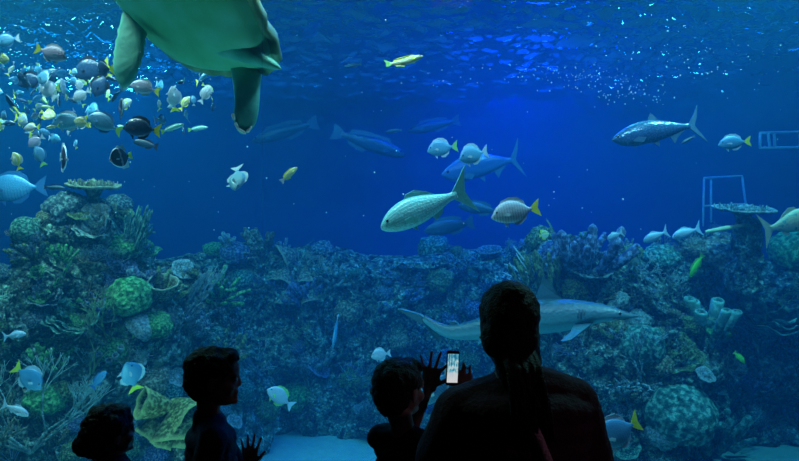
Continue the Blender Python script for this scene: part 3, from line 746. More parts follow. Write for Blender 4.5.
def finmesh(outline, th, bend, y0=0, lean=0):
    n = len(outline); vs = []
    for sgn in (-1, 1):
        for (x, z) in outline: vs.append(bendx((x, y0 + sgn * th + lean * abs(z), z), bend))
    fs = [tuple(range(n - 1, -1, -1)), tuple(range(n, 2 * n))] + [(i, (i+1) % n, n + (i+1) % n, n + i) for i in range(n)]
    return vs, fs
FCACHE = {}
def fish_parts(sp, skin, tailc, finc, bend):
    key = (sp, skin, tailc, finc, round(bend, 1))
    if key in FCACHE: return FCACHE[key]
    S = SP[sp]; rows = catm(S['body'], 24); nu = 18; vs = []; U = []; V = []
    for (u, tp, bt, w) in rows:
        tp, bt = max(tp, bt + .004), bt; c, h = (tp + bt) / 2, (tp - bt) / 2
        for i in range(nu):
            a = 2*math.pi*i/nu; cs, sn = math.cos(a), math.sin(a)
            vs.append(bendx((u, max(w, .003) * math.copysign(abs(cs) ** 1.15, cs), c + h * sn), bend)); U.append(u); V.append(sn)
    fs = [(j*nu+i, j*nu+(i+1) % nu, (j+1)*nu+(i+1) % nu, (j+1)*nu+i) for j in range(len(rows)-1) for i in range(nu)]
    fs += [tuple(range(nu - 1, -1, -1)), tuple((len(rows)-1)*nu + i for i in range(nu))]
    out = [('body', new_mesh('fish_body', vs, fs, FM[skin], True, {'u': U, 'v': V}))]
    a, f = finmesh(S['tail'], .006, bend); out.append(('tail_fin', new_mesh('tail_fin', a, f, FIN[tailc], False)))
    for nm, ol in S['fins']:
        a, f = finmesh(ol, .005, bend); out.append((nm, new_mesh(nm, a, f, FIN[finc], False)))
    px, pz, L = S['pec']; w = [r for r in rows if r[0] >= px][0][3]
    for sg in (-1, 1):
        ol = [(px, pz), (px + L*.5, pz + L*.16), (px + L, pz - L*.1), (px + L*.75, pz - L*.45), (px + L*.1, pz - L*.2)]
        vv = []
        for t in (-1, 1):
            for (x, z) in ol: vv.append(bendx((x, sg * (w * .92 + (x - px) * .55 + t * .004), z), bend))
        n = len(ol); ff = [tuple(range(n-1, -1, -1)), tuple(range(n, 2*n))] + [(i, (i+1) % n, n+(i+1) % n, n+i) for i in range(n)]
        out.append(('pectoral_fin', new_mesh('pectoral_fin', vv, ff, FIN[finc], False)))
    ex, ez, er = S['eye']; w = [r for r in rows if r[0] >= ex][0][3]
    for sg in (-1, 1):
        mb = MB(); mb.ell(bendx((ex, sg * w * .86, ez), bend), (er, er * .5, er), None, 10, 6); out.append(('eye', mb.mesh('eye', eye_m)))
    FCACHE[key] = out; return out
def fish(name, sp, skin, tailc, finc, head, tail, Y, label, cat='fish', group=None, dY=0.0, roll=0.0, bend=0.0, tall=1.0, parts=True):
    """head and tail in the photograph's pixels at distance Y; dY pushes the tail nearer or farther."""
    a = P(*head, Y - dY / 2); b = P(*tail, Y + dY / 2); L = (b - a).length; ux = (b - a).normalized()
    up = Vector((0, 0, 1)) if abs(ux.z) < .95 else Vector((1, 0, 0))
    uz = (up - ux * up.dot(ux)).normalized(); uy = uz.cross(ux)
    Mr = Matrix((ux, uy, uz)).transposed().to_4x4() @ Matrix.Rotation(roll, 4, 'X')
    mw = Matrix.Translation((a * .55 + b * .45)) @ Mr @ Matrix.Diagonal((L, L, L * tall, 1))
    pt = fish_parts(sp, skin, tailc, finc, bend); root = None
    for nm, me in pt:
        if root is None: root = bpy.data.objects.new(name, me); COL.objects.link(root); root.matrix_world = mw; tag(root, label, cat, group); root['afloat'] = 1
        elif parts: c = bpy.data.objects.new(nm, me); COL.objects.link(c); c.parent = root
    del root['afloat']; return root

# ---- the fish that stand out
fish('jack', 'snapper', 'snapper', 'silver', 'silver', (380, 226), (466, 189), 3.9, 'large pale green silvery fish swimming left above the reef, fine lines along its back', roll=.12, dY=.15, bend=-.25, tall=1.02)
fish('tang', 'tang', 'tang', 'yellow', 'pale', (491, 216), (541, 207), 3.7, 'pale grey tang with a bright yellow tail, alone right of the large silvery fish', bend=.2, tall=.88)
fish('tang', 'tang', 'bluetang', 'green', 'pale', (427, 150), (458, 146), 4.6, 'small blue-grey tang with a greenish tail left of its neighbour above the blue tarpon')
fish('tang', 'tang', 'bluetang', 'pale', 'pale', (459, 158), (488, 151), 4.4, 'small blue-grey tang overlapping the back of the blue tarpon', dY=.1)
fish('tarpon', 'tarpon', 'bluejack', 'blue', 'blue', (442, 176), (522, 158), 7.0, 'big glowing blue tarpon with a forked tail behind the small tangs', tall=1.0, dY=.3)
fish('tarpon', 'tarpon', 'tarpon', 'steel', 'steel', (612, 141), (702, 124), 5.4, 'large dark tarpon with a bright lit back at upper right', tall=.95, roll=-.15)
fish('tang', 'slim', 'dim', 'steel', 'steel', (681, 144), (695, 136), 5.6, 'tiny pale fish under the tail of the dark tarpon')
fish('tang', 'tang', 'bluetang', 'yellow', 'pale', (718, 144), (751, 141), 4.9, 'small blue-grey tang with a yellow tail right of the dark tarpon', tall=.8)
fish('wrasse', 'slim', 'yellow', 'green', 'yellow', (423, 56), (386, 68), 3.6, 'slender yellow-white fish high in the middle of the tank', bend=.5, roll=.3)
fish('wrasse', 'slim', 'yellow', 'pale', 'yellow', (297, 167), (281, 182), 3.8, 'small slender yellow-white fish right of the window joint', tall=1.3)
fish('tang', 'tang', 'bluetang', 'pale', 'pale', (237, 190), (237, 166), 3.9, 'small pale blue fish pointing down left of the window joint', roll=1.1, dY=.15)
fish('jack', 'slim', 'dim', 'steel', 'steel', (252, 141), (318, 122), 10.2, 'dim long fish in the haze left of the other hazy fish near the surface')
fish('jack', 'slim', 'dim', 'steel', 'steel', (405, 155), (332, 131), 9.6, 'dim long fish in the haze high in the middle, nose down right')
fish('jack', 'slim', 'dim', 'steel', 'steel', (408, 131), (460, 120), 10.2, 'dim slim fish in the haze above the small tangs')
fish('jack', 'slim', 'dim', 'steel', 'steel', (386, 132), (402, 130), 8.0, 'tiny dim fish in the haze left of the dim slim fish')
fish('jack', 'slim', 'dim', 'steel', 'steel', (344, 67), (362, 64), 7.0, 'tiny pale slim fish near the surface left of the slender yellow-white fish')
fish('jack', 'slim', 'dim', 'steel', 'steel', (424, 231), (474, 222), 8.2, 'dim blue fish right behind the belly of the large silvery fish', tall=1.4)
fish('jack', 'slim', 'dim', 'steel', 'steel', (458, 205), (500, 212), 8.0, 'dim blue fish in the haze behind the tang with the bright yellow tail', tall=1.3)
fish('tang', 'tang', 'bluetang', 'yellow', 'pale', (42, 388), (14, 366), 4.6, 'blue tang with a yellow tail swimming down to the right at lower left', roll=0, tall=1.15)
fish('tang', 'snapper', 'tang', 'pale', 'pale', (29, 415), (2, 404), 4.5, 'pale oval fish just below the lower left tang')
fish('tang', 'tang', 'bluetang', 'yellow', 'pale', (128, 362), (136, 391), 4.6, 'blue tang seen end on with its yellow tail behind, above the smallest visitor', dY=.16, roll=.9, tall=1.0)
fish('tang', 'snapper', 'tang', 'pale', 'pale', (26, 333), (3, 337), 5.2, 'small striped pale fish above the lower left tang')
fish('tang', 'slim', 'bluetang', 'blue', 'blue', (106, 371), (92, 388), 5.3, 'dim blue fish slanting beside the thin spiky sea whip', tall=1.6)
fish('tang', 'tang', 'bluetang', 'yellow', 'pale', (596, 442), (642, 422), 3.7, 'big round blue tang with a yellow tail at the right shoulder of the woman', tall=1.15, bend=.3)
fish('tang', 'tang', 'tang', 'pale', 'pale', (371, 356), (391, 353), 5.6, 'small striped pale tang above the second boy', tall=1.1)
fish('tang', 'tang', 'tang', 'pale', 'green', (268, 388), (293, 407), 6.0, 'small pale tang nosing up left over the open sand')
fish('tang', 'slim', 'bluetang', 'pale', 'blue', (333, 348), (338, 315), 6.3, 'deep blue fish hanging nose down on the far reef wall', tall=1.7, roll=1.57)
fish('tang', 'tang', 'bluetang', 'pale', 'pale', (421, 404), (452, 368), 3.9, 'large pale blue tang seen between the second boy and the phone', tall=.95)
fish('parrotfish', 'snapper', 'mottled', 'tan', 'tan', (818, 214), (762, 231), 5.6, 'mottled tan fish leaving over the green dome coral at the right edge', tall=1.25)
fish('tang', 'snapper', 'tang', 'pale', 'pale', (607, 239), (623, 232), 6.2, 'small bright pale blue fish at the left end of the dark table coral', tall=1.3)
fish('tang', 'snapper', 'tang', 'pale', 'pale', (643, 241), (668, 231), 6.2, 'bright pale blue fish under the right end of the dark table coral', tall=1.1)
fish('tang', 'snapper', 'tang', 'pale', 'pale', (672, 237), (701, 228), 6.2, 'bright pale blue fish left of the driftwood plank', tall=1.1)
fish('wrasse', 'slim', 'lime', 'green', 'green', (690, 277), (703, 254), 5.8, 'lime green fish slanting over the right reef', tall=1.5, roll=.4)
fish('wrasse', 'slim', 'lime', 'green', 'green', (745, 363), (734, 352), 5.8, 'small lime green fish over the dark rock at lower right', tall=1.5)
fish('butterflyfish', 'disc', 'yellow', 'yellow', 'yellow', (549, 233), (539, 236), 6.4, 'small round yellow fish on the top left corner of the right outcrop', tall=1.0)

# ---- the school at upper left
S = lambda *a, **k: fish(*a, **k)
fish('tang', 'tang', 'bluetang', 'blue', 'blue', (-14, 190), (47, 186), 5.6, 'large blue tang with a curved tail cut by the left edge above the reef', tall=.85)
fish('tang', 'slim', 'dim', 'dark', 'dark', (65, 188), (44, 187), 5.0, 'dark slender fish behind the curved tail of the large blue tang')
fish('tang', 'tang', 'violet', 'yellow', 'violet' if 0 else 'pale', (67, 58), (35, 48), 3.7, 'violet-grey tang with a yellow tail just below the surface at upper left', tall=.9)
fish('tang', 'tang', 'violet', 'yellow', 'pale', (130, 84), (160, 92), 3.9, 'violet-grey tang with a yellow tail under the left flipper of the turtle', tall=.85)
fish('tang', 'tang', 'bluetang', 'pale', 'blue', (-4, 42), (20, 38), 4.3, 'pale blue tang against the surface at the left edge')
fish('tang', 'tang', 'bluetang', 'green', 'blue', (88, 115), (122, 132), 3.9, 'large blue tang with a green tail left of the dark tang in the school', tall=.85)
fish('tang', 'tang', 'tarpon', 'yellow', 'dark', (123, 126), (161, 131), 3.6, 'large dark blue tang with a yellow tail at the lower edge of the school', tall=.95)
fish('tang', 'slim', 'dim', 'dark', 'dark', (133, 141), (158, 147), 4.3, 'dark fish right under the large dark blue tang', tall=1.4)
fish('angelfish', 'disc', 'angel', 'yellow', 'pale', (109, 160), (132, 155), 4.0, 'large black angelfish with a white rim and a yellow tail below the school', dY=.12, tall=.95)
fish('angelfish', 'disc', 'angel', 'pale', 'pale', (67, 159), (60, 157), 4.3, 'small black angelfish with white edges seen end on below the school', dY=.16, tall=.95)
fish('angelfish', 'disc', 'angel', 'dark', 'dark', (122, 98), (120, 119), 4.0, 'black angelfish pointing upward inside the school', dY=.05)
fish('angelfish', 'disc', 'angel', 'dark', 'dark', (58, 104), (60, 96), 4.5, 'tiny black angelfish in the thick of the school', tall=.9, dY=.1)
fish('tang', 'tang', 'bluetang', 'yellow', 'pale', (52, 122), (88, 121), 4.0, 'blue tang with a yellow tail at the lower middle of the school', tall=.9)
fish('tang', 'tang', 'tang', 'pale', 'pale', (41, 82), (56, 99), 4.1, 'bright pale tang slanting down right in the left of the school', tall=1.2)
fish('tang', 'tang', 'tang', 'pale', 'pale', (73, 100), (90, 90), 4.1, 'bright pale tang in the middle of the school above the lower blue tang')
fish('tang', 'tang', 'tang', 'pale', 'pale', (61, 78), (66, 98), 4.4, 'pale blue tang nose up left of its twin in the school', dY=.1)
fish('tang', 'tang', 'tang', 'pale', 'pale', (77, 80), (82, 92), 4.6, 'small pale fish nose up above the bright pale tang')
fish('tang', 'tang', 'tarpon', 'pale', 'dark', (18, 84), (45, 76), 4.2, 'dark blue tang at the left of the school below the surface glints', tall=1.0)
fish('tang', 'tang', 'tarpon', 'yellow', 'dark', (74, 74), (110, 64), 4.4, 'dark blue tang left of the left turtle flipper', tall=1.1)
fish('tang', 'tang', 'tarpon', 'yellow', 'dark', (94, 96), (108, 72), 4.2, 'dark tang nose down with its yellow tail up in the school', tall=1.1)
fish('tang', 'tang', 'tang', 'yellow', 'pale', (173, 86), (175, 112), 4.2, 'pale blue fish pointing up with a yellow tail between the turtle flippers', dY=.06, roll=.9)
fish('tang', 'tang', 'tang', 'pale', 'pale', (210, 86), (200, 103), 4.2, 'pale blue fish slanting left of the right turtle flipper', tall=.9)
fish('wrasse', 'slim', 'snapper', 'green', 'silver', (184, 124), (161, 132), 4.0, 'cyan slender fish behind the large dark blue tang')
fish('wrasse', 'slim', 'snapper', 'green', 'silver', (208, 127), (188, 130), 4.2, 'cyan slender fish left of the tip of the right turtle flipper')
fish('tang', 'tang', 'violet', 'pale', 'pale', (28, 146), (44, 136), 4.2, 'violet white fish below the left part of the school')
fish('tang', 'tang', 'bluetang', 'green', 'blue', (36, 146), (44, 166), 4.2, 'blue fish nose up with a green tail below the left part of the school')
fish('butterflyfish', 'tang', 'yellow', 'yellow', 'pale', (14, 152), (20, 170), 4.0, 'yellow-striped fish with spread white fins low at the left of the school')
fish('butterflyfish', 'tang', 'yellow', 'yellow', 'pale', (74, 120), (90, 125), 3.9, 'bright yellow butterflyfish touching the tail of a blue tang low in the school', tall=1.1)
rr = random.Random(21); n = 0
occ = []
while n < 84:
    if rr.random() < .62: px, py = rr.gauss(45, 32), rr.gauss(98, 22)
    else: px, py = rr.uniform(0, 215), rr.uniform(68, 132)
    if not (-25 < px < 216 and 52 < py < 172) or (px > 90 and py > 140): continue
    if any(math.hypot(px - a, py - b) < 6.5 for a, b in occ): continue
    occ.append((px, py)); L = rr.uniform(8, 17); an = rr.choice([0, 0, math.pi, math.pi, math.pi/2, -math.pi/2, .6, 2.4]) + rr.gauss(0, .35)
    dx, dy = L/2*math.cos(an), L/2*math.sin(an); Y = rr.uniform(3.7, 5.6)
    sk, tl, fn, w = rr.choice([('tang', 'yellow', 'pale', 'pale small tang with a yellow tail'), ('bluetang', 'yellow', 'pale', 'blue small tang with a yellow tail'), ('yellow', 'yellow', 'yellow', 'small yellow fish'), ('bluetang', 'pale', 'blue', 'small plain blue tang'), ('tarpon', 'pale', 'dark', 'small dark tang'), ('tarpon', 'yellow', 'blue', 'small dark tang with a yellow tail'), ('tang', 'yellow', 'yellow', 'pale small tang with yellow fins')])
    zn = 'left edge' if px < 30 else 'thick middle' if px < 100 else 'right end'
    fish('tang' if sk != 'yellow' else 'butterflyfish', rr.choice(['tang', 'tang', 'snapper', 'disc'] if sk == 'yellow' else ['tang', 'tang', 'snapper']), sk, tl, fn, (px-dx, py-dy), (px+dx, py+dy), Y,
         '%s in the %s of the school' % (w, zn), group='%ss in the %s of the school' % (w, zn), dY=rr.uniform(-.12, .12), roll=rr.gauss(0, .4), bend=rr.choice([-.4, 0, .4]), tall=rr.uniform(.8, 1.1))
    n += 1

# ---- shark
def loft(pts, rads, n=20, cz=None):
    """pts spine, rads (half height up, half height down, half width); returns verts, faces, u, v"""
    vs, U, V = [], [], []; m = len(pts)
    for j, p in enumerate(pts):
        t = (pts[min(j+1, m-1)] - pts[max(j-1, 0)]).normalized(); s = t.cross(Vector((0, 0, 1))).normalized(); w = s.cross(t)
        a, b, c = rads[j]
        for i in range(n):
            an = 2*math.pi*i/n; cs, sn = math.cos(an), math.sin(an)
            vs.append(p + s * (c * cs) + w * ((a if sn > 0 else b) * sn)); U.append(j/(m-1)); V.append(sn)
    fs = [(j*n+i, j*n+(i+1) % n, (j+1)*n+(i+1) % n, (j+1)*n+i) for j in range(m-1) for i in range(n)]
    fs += [tuple(range(n-1, -1, -1)), tuple((m-1)*n+i for i in range(n))]
    return vs, fs, U, V
def spline(tab, n): return catm(tab, n)
ys = 5.0
sk = [(640, 316, 4.75, .004, .004, .006), (628, 316, 4.77, .028, .02, .05), (610, 315, 4.8, .07, .045, .09), (585, 315, 4.87, .11, .085, .13), (560, 317, 4.93, .145, .115, .15), (530, 320, 5.0, .155, .12, .15), (500, 326, 5.07, .125, .10, .12), (472, 331, 5.15, .085, .075, .08), (450, 332, 5.22, .06, .055, .05), (434, 325, 5.3, .04, .04, .03), (424, 318, 5.36, .03, .03, .015)]
rows = spline(sk, 40); org = P(535, 320, 5.0)
pts = [P(r[0], r[1], r[2]) - org for r in rows]
vs, fs, U, V = loft(pts, [(max(r[3], .003), max(r[4], .003), max(r[5], .003)) for r in rows])
sh = link('shark', new_mesh('shark', vs, fs, FM['shark'], True, {'u': U, 'v': V}), loc=org)
tag(sh, 'grey reef shark with a white belly gliding right behind the head of the woman', 'shark')
def fin3(name, ol, th, mat, parent, org, smooth=False):
    """fin from 3D outline points, given a small thickness"""
    ol = [Vector(p) - org for p in ol]; nrm = (ol[1] - ol[0]).cross(ol[2] - ol[0]).normalized(); n = len(ol)
    vs = [p - nrm * th for p in ol] + [p + nrm * th for p in ol]
    fs = [tuple(range(n-1, -1, -1)), tuple(range(n, 2*n))] + [(i, (i+1) % n, n+(i+1) % n, n+i) for i in range(n)]
    return link(name, new_mesh(name, vs, fs, mat, smooth), parent)
fin3('dorsal_fin', [P(566, 302, 4.93), P(556, 292, 4.95), P(548, 281, 4.97), P(543, 277, 4.98), P(541, 284, 5), P(536, 296, 5.0), P(531, 306, 5.0)], .014, FIN['shark'], sh, org)
fin3('tail_fin', [P(430, 320, 5.34), P(420, 314, 5.36), P(402, 309, 5.42), P(398, 309, 5.44), P(412, 318, 5.4), P(424, 324, 5.36), P(432, 334, 5.36), P(440, 341, 5.36), P(440, 330, 5.3)], .01, FIN['shark'], sh, org)
fin3('second_dorsal_fin', [P(462, 326, 5.19), P(455, 321, 5.2), P(449, 321, 5.22), P(452, 327, 5.21)], .008, FIN['shark'], sh, org)
fin3('pectoral_fin', [P(592, 322, 4.77), P(585, 330, 4.70), P(570, 339, 4.55), P(562, 341, 4.5), P(572, 332, 4.66), P(576, 324, 4.78)], .012, FIN['shark'], sh, org)
fin3('pectoral_fin', [P(592, 322, 4.98), P(585, 327, 5.08), P(572, 331, 5.28), P(565, 332, 5.36), P(572, 328, 5.2), P(576, 322, 5.05)], .012, FIN['shark'], sh, org)
fin3('pelvic_fin', [P(492, 336, 5.05), P(486, 342, 5.0), P(478, 345, 4.98), P(480, 337, 5.07)], .008, FIN['shark'], sh, org)
for sg in (-1, 1):
    mb = MB(); mb.ell(P(620, 313.5, 4.78 + sg*.062) - org, (.011, .006, .011), None, 10, 6); mb.build('eye', eye_m, sh)
for k in range(5):
    gx = 590 - k * 3; mb = MB(); y_ = 4.87 - .118 - k*.003
    mb.tube([P(gx + 1.5, 309, y_ + .02) - org, P(gx, 314, y_ + .004) - org, P(gx, 319, y_ + .01) - org], .0035, 5); mb.build('gill_slit', FIN['dark'], sh)
mb = MB(); mb.tube([P(629, 318.5, 4.735) - org, P(622, 319.5, 4.72) - org, P(613, 318.5, 4.71) - org], .003, 5); mb.build('mouth', FIN['dark'], sh)

# ---- sea turtle seen from below
def turtlemat(name, a, b_, c, sc):
    m, nt, b = nodes(name); b.inputs['Roughness'].default_value = .5; b.inputs['Specular IOR Level'].default_value = .4
    tc = N(nt, 'ShaderNodeTexCoord'); nz = N(nt, 'ShaderNodeTexNoise'); nz.inputs['Scale'].default_value = sc; nz.inputs['Detail'].default_value = 5; nt.links.new(tc.outputs['Object'], nz.inputs[0])
    col = ramp(nt, nz.outputs[0], [(.3, a), (.5, b_), (.68, c)]); nt.links.new(col, b.inputs['Base Color'])
    v = N(nt, 'ShaderNodeTexVoronoi', feature='DISTANCE_TO_EDGE'); v.inputs['Scale'].default_value = sc * 2.2; nt.links.new(tc.outputs['Object'], v.inputs['Vector'])
    bp = N(nt, 'ShaderNodeBump'); bp.inputs['Strength'].default_value = .3; bp.inputs['Distance'].default_value = .01
    nt.links.new(v.outputs[0], bp.inputs['Height']); nt.links.new(bp.outputs[0], b.inputs['Normal']); return m
t_skin = turtlemat('turtle skin', (.06, .32, .24), (.10, .46, .33), (.2, .6, .44), 7)
t_pl = turtlemat('turtle plastron', (.10, .42, .16), (.15, .54, .26), (.2, .62, .42), 3)
t_sh = turtlemat('turtle shell', (.08, .18, .1), (.16, .3, .15), (.35, .45, .25), 6)
TY = 3.55
Lx = Vector((.813, 0, -.582)); Wy = Vector((-.36, .78, -.51)).normalized(); Wy = (Wy - Lx * Wy.dot(Lx)).normalized(); Nz = Lx.cross(Wy)
if Nz.z < 0: Nz = -Nz
TO = P(178, -8, TY); TM = Matrix.Translation(TO) @ Matrix((Lx, Wy, Nz)).transposed().to_4x4()
HL, HW = .66, .50
troot = bpy.data.objects.new('sea_turtle', None); COL.objects.link(troot); troot.matrix_world = TM
tag(troot, 'large green sea turtle gliding just under the surface, seen from below', 'turtle')
def shell_pts(z_of, nr=14, nu=64, sc=1.0, rim=0.0):
    vs = []
    for j in range(nr + 1):
        q = j / nr
        for i in range(nu):
            a = 2*math.pi*i/nu; ca, sa = math.cos(a), math.sin(a)
            taper = (1 - .42 * max(0, ca) ** 2.2) if ca > 0 else (1 - .12 * ca * ca)
            scal = 1 + rim * (abs(math.sin(a * 13)) - .5) * (q > .85)
            x = HL * ca * q * sc * scal * (1.06 if ca > .9 else 1); y = HW * sa * taper * q * sc * scal
            vs.append((x, y, z_of(q, a)))
    fs = [(j*nu+i, j*nu+(i+1) % nu, (j+1)*nu+(i+1) % nu, (j+1)*nu+i) for j in range(nr) for i in range(nu)]
    return vs, fs
v1, f1 = shell_pts(lambda q, a: .02 + .20 * math.sqrt(max(0, 1 - q*q)) ** 1.3, rim=.035)
v2, f2 = shell_pts(lambda q, a: -.012, rim=.035)
mb = MB(); mb.add(v1, f1); mb.add(v2, [tuple(reversed(f)) for f in f2]); nu = 64; base = 14*nu; n = 15*nu
mb.f += [(base+i, base+(i+1) % nu, n+base+(i+1) % nu, n+base+i) for i in range(nu)]
mb.build('shell', t_sh, troot)
v3, f3 = shell_pts(lambda q, a: -.01 - .13 * math.sqrt(max(0, 1 - q**2.4)), sc=.93)
mb = MB(); mb.add(v3, [tuple(reversed(f)) for f in f3]); mb.build('plastron', t_pl, troot)
TMi = TM.inverted()
def tp(px, py, Y): return TMi @ P(px, py, Y)
def flat_limb(name, tab, mat, thick=.03, nseg=22, edge=0):
    """tab: (px, py, Y, half width) centreline of a paddle; flattened across the view"""
    rows = catm(tab, nseg); P3 = [P(r[0], r[1], r[2]) for r in rows]; m = len(rows); n = 16; vs = []
    for j, p in enumerate(P3):
        t = (P3[min(j+1, m-1)] - P3[max(j-1, 0)]).normalized(); s = t.cross(Vector((0, 1, 0.15))).normalized(); w = s.cross(t)
        hw = max(rows[j][3], .004); q = j / (m - 1); th = thick * (1 - .65*q) * min(1, hw / .03)
        ed = 1 + edge * math.sin(j * 2.6)
        for i in range(n):
            an = 2*math.pi*i/n; vs.append(TMi @ (p + s * (hw * ed * math.cos(an)) + w * (th * math.sin(an))))
    fs = [(j*n+i, j*n+(i+1) % n, (j+1)*n+(i+1) % n, (j+1)*n+i) for j in range(m-1) for i in range(n)] + [tuple(range(n-1, -1, -1)), tuple((m-1)*n+i for i in range(n))]
    return link(name, new_mesh(name, vs, fs, mat), troot)
fl = flat_limb('flipper', [(240, 40, 3.72, .10), (246, 66, 3.68, .095), (247, 85, 3.66, .08), (247, 104, 3.62, .072), (245, 120, 3.6, .066), (243, 129, 3.6, .042), (242, 134, 3.6, .008)], t_skin, .05, 26)
fl2 = flat_limb('flipper', [(146, -5, 3.8, .12), (138, 14, 3.76, .09), (132, 34, 3.74, .085), (129, 52, 3.72, .088), (126, 68, 3.7, .075), (125, 80, 3.7, .05), (124, 88, 3.7, .01)], t_skin, .035, 26, .05)
claw = simple('pale claw', (.85, .88, .75), .4, .5)
for (a, b) in (((236, 124), (239, 130)), ((240, 130), (245, 133)), ((248, 131), (251, 127)), ((233, 115), (234, 119))):
    mb = MB(); mb.cap(tp(*a, 3.58), tp(*b, 3.58), .010, .007, 8); mb.build('claw', claw, fl)
flat_limb('tail', [(218, 36, 3.60, .11), (236, 45, 3.54, .085), (252, 54, 3.50, .06), (265, 61, 3.47, .038), (275, 66, 3.45, .022), (281, 69, 3.44, .005)], t_skin, .06, 22)

# ---- fine bubbles hanging in the water
bub = simple('bubble', (.8, .9, 1), .1, .8); mb = MB(); rr = random.Random(5)
for k in range(420):
    if rr.random() < .75: px, py = rr.choice([(rr.gauss(628, 22), rr.gauss(92, 6)), (rr.gauss(600, 40), rr.gauss(75, 6)), (rr.gauss(540, 40), rr.gauss(74, 6)), (rr.gauss(690, 50), rr.gauss(60, 14)), (rr.gauss(30, 40), rr.gauss(70, 22))])
    else: px, py = rr.uniform(0, 799), rr.uniform(5, 230)
    Y = rr.uniform(3.5, 7.5); r = rr.choice([.003, .004, .006]) * rr.uniform(.6, 1.2) * Y / 5
    mb.ell(P(px, py, Y), (r, r, r), None, 5, 4)
tag(mb.build('bubbles', bub), 'fine bubbles drifting below the surface', 'bubbles', kind='stuff')

# ------------------------------------------------------------------ people in the dark hall
skin_m = simple('skin', (.20, .13, .10), .55, .3); hair_m = simple('dark hair', (.010, .008, .008), .6, .2, (160, .6))
eyew_m = simple('eye white', (.22, .22, .22), .3, .5)
def V(*a): return Vector(a)
def hand(mb, wrist, fdir, thumb, L, angs, bend, palm_n, fr=.0085):
    """wrist point, finger direction, thumb-side direction, total length; angs: fan angle of index..little and thumb"""
    f = fdir.normalized(); t = (thumb - f * thumb.dot(f)).normalized(); n = palm_n.normalized()
    pw = L * .21
    for k in range(4):
        o = (1.5 - k) / 1.5; b = wrist + t * (o * pw * .55) ; e = wrist + f * (L * .5) + t * (o * pw * .95)
        mb.cap(b, e, fr * 1.5, fr * 1.25, 8)
    mb.cap(wrist, wrist + f * L * .3, fr * 2.0, fr * 2.1, 10)
    lens = [.44, .5, .46, .36]
    for k in range(4):
        o = (1.5 - k) / 1.5; a = math.radians(angs[k]); p = wrist + f * (L * (.5 - .03*abs(o))) + t * (o * pw * .95); d = f * math.cos(a) + t * math.sin(a)
        seg = [.45, .3, .25]; r = fr * (1.0 if k < 3 else .88)
        for q in range(3):
            e = p + d * (L * lens[k] * seg[q]); mb.cap(p, e, r, r * .9, 8); r *= .9; p = e
            d = (d + n * math.tan(math.radians(bend[k]))).normalized()
    a = math.radians(angs[4]); p = wrist + f * (L * .12) + t * (pw * .6); d = f * math.cos(a) + t * math.sin(a)
    mb.cap(wrist + f * L * .05, p, fr * 1.5, fr * 1.5, 8)
    for q, sg in enumerate((.2, .17, .13)):
        e = p + d * (L * sg); r = fr * (1.35, 1.15, 1.0)[q]; mb.cap(p, e, r, r * .9, 8); p = e; d = (d + f * .18 + n * math.tan(math.radians(bend[4]))).normalized()
def frame(yaw, pitch=0, roll=0):   # columns: right, forward, up for a head looking along +Y turned by yaw
    return Matrix.Rotation(yaw, 3, 'Z') @ Matrix.Rotation(pitch, 3, 'X') @ Matrix.Rotation(roll, 3, 'Y')
def head(mb, c, M, s):
    """c centre of the head, s = height chin to crown / 0.22; local x right, y face, z up"""
    q = lambda x, y, z: c + M @ (V(x, y, z) * s)
    e = lambda p, r, nu=18, nv=12: mb.ell(q(*p), tuple(a * s for a in r), M, nu, nv)
    e((0, -.012, .028), (.074, .090, .080)); e((0, .02, -.02), (.060, .068, .082)); e((0, .040, -.072), (.038, .040, .032))
    e((0, .03, .035), (.058, .062, .05)); mb.cap(q(-.036, .07, .018), q(.036, .07, .018), .014*s, .014*s)
    mb.cap(q(0, .083, .012), q(0, .091, -.020), .007*s, .010*s); e((0, .087, -.024), (.014, .011, .009), 10, 8)
    mb.cap(q(-.016, .080, -.05), q(.016, .080, -.05), .009*s, .009*s); mb.cap(q(-.014, .078, -.061), q(.014, .078, -.061), .009*s, .009*s)
    e((0, .072, -.085), (.022, .018, .016), 12, 8)
    for sg in (-1, 1):
        e((sg*.040, .05, -.028), (.024, .026, .024), 12, 8)
        mb.ell(q(sg*.074, -.006, -.008), (.008*s, .019*s, .031*s), M @ Matrix.Rotation(-.2, 3, 'X') @ Matrix.Rotation(sg*.3, 3, 'Z'), 10, 8)
def face_bits(c, M, s, parent):
    q = lambda x, y, z: c + M @ (V(x, y, z) * s)
    for sg in (-1, 1):
        mb = MB(); mb.ell(q(sg*.031, .076, .002), (.013*s, .010*s, .008*s), M, 12, 8); mb.build('eye', eyew_m, parent)
        mb = MB(); mb.cap(q(sg*.018, .080, .024), q(sg*.046, .070, .026), .004*s, .003*s, 6); mb.build('eyebrow', hair_m, parent)
def limb(mb, pts, rs, n=12):
    for k in range(len(pts) - 1): mb.cap(pts[k], pts[k+1], rs[k], rs[k+1], n)
def torso(mb, hip, chest, M, w, d, inflate=0.0, hipw=None):
    """slab torso between hip and shoulder line"""
    up = chest - hip; hw = hipw or w * .78
    for k in range(9):
        q = k / 8; c = hip + up * q; ww = (hw * (1 - q) + w * q) - .10 * w * math.sin(q * math.pi) + inflate; dd = d * (.95 + .12 * math.sin(q * math.pi * .9)) + inflate
        mb.ell(c, (ww, dd, up.length * .13 + inflate), M, 20, 10)
def legs(mb, hip, M, h, x, r, foot=.2):
    for sg in (-1, 1):
        a = hip + M @ V(sg*x, 0, -.03); k = V(a.x, a.y, h*.27) + M @ V(0, .02, 0); an = V(a.x, a.y, .075); 
        limb(mb, [a, k, an], [r, r*.68, r*.42]); toe = an + M @ V(sg*.02, foot*.62, -.045); heel = an + M @ V(0, -foot*.18, -.045)
        mb.cap(heel, toe, .03, .026)

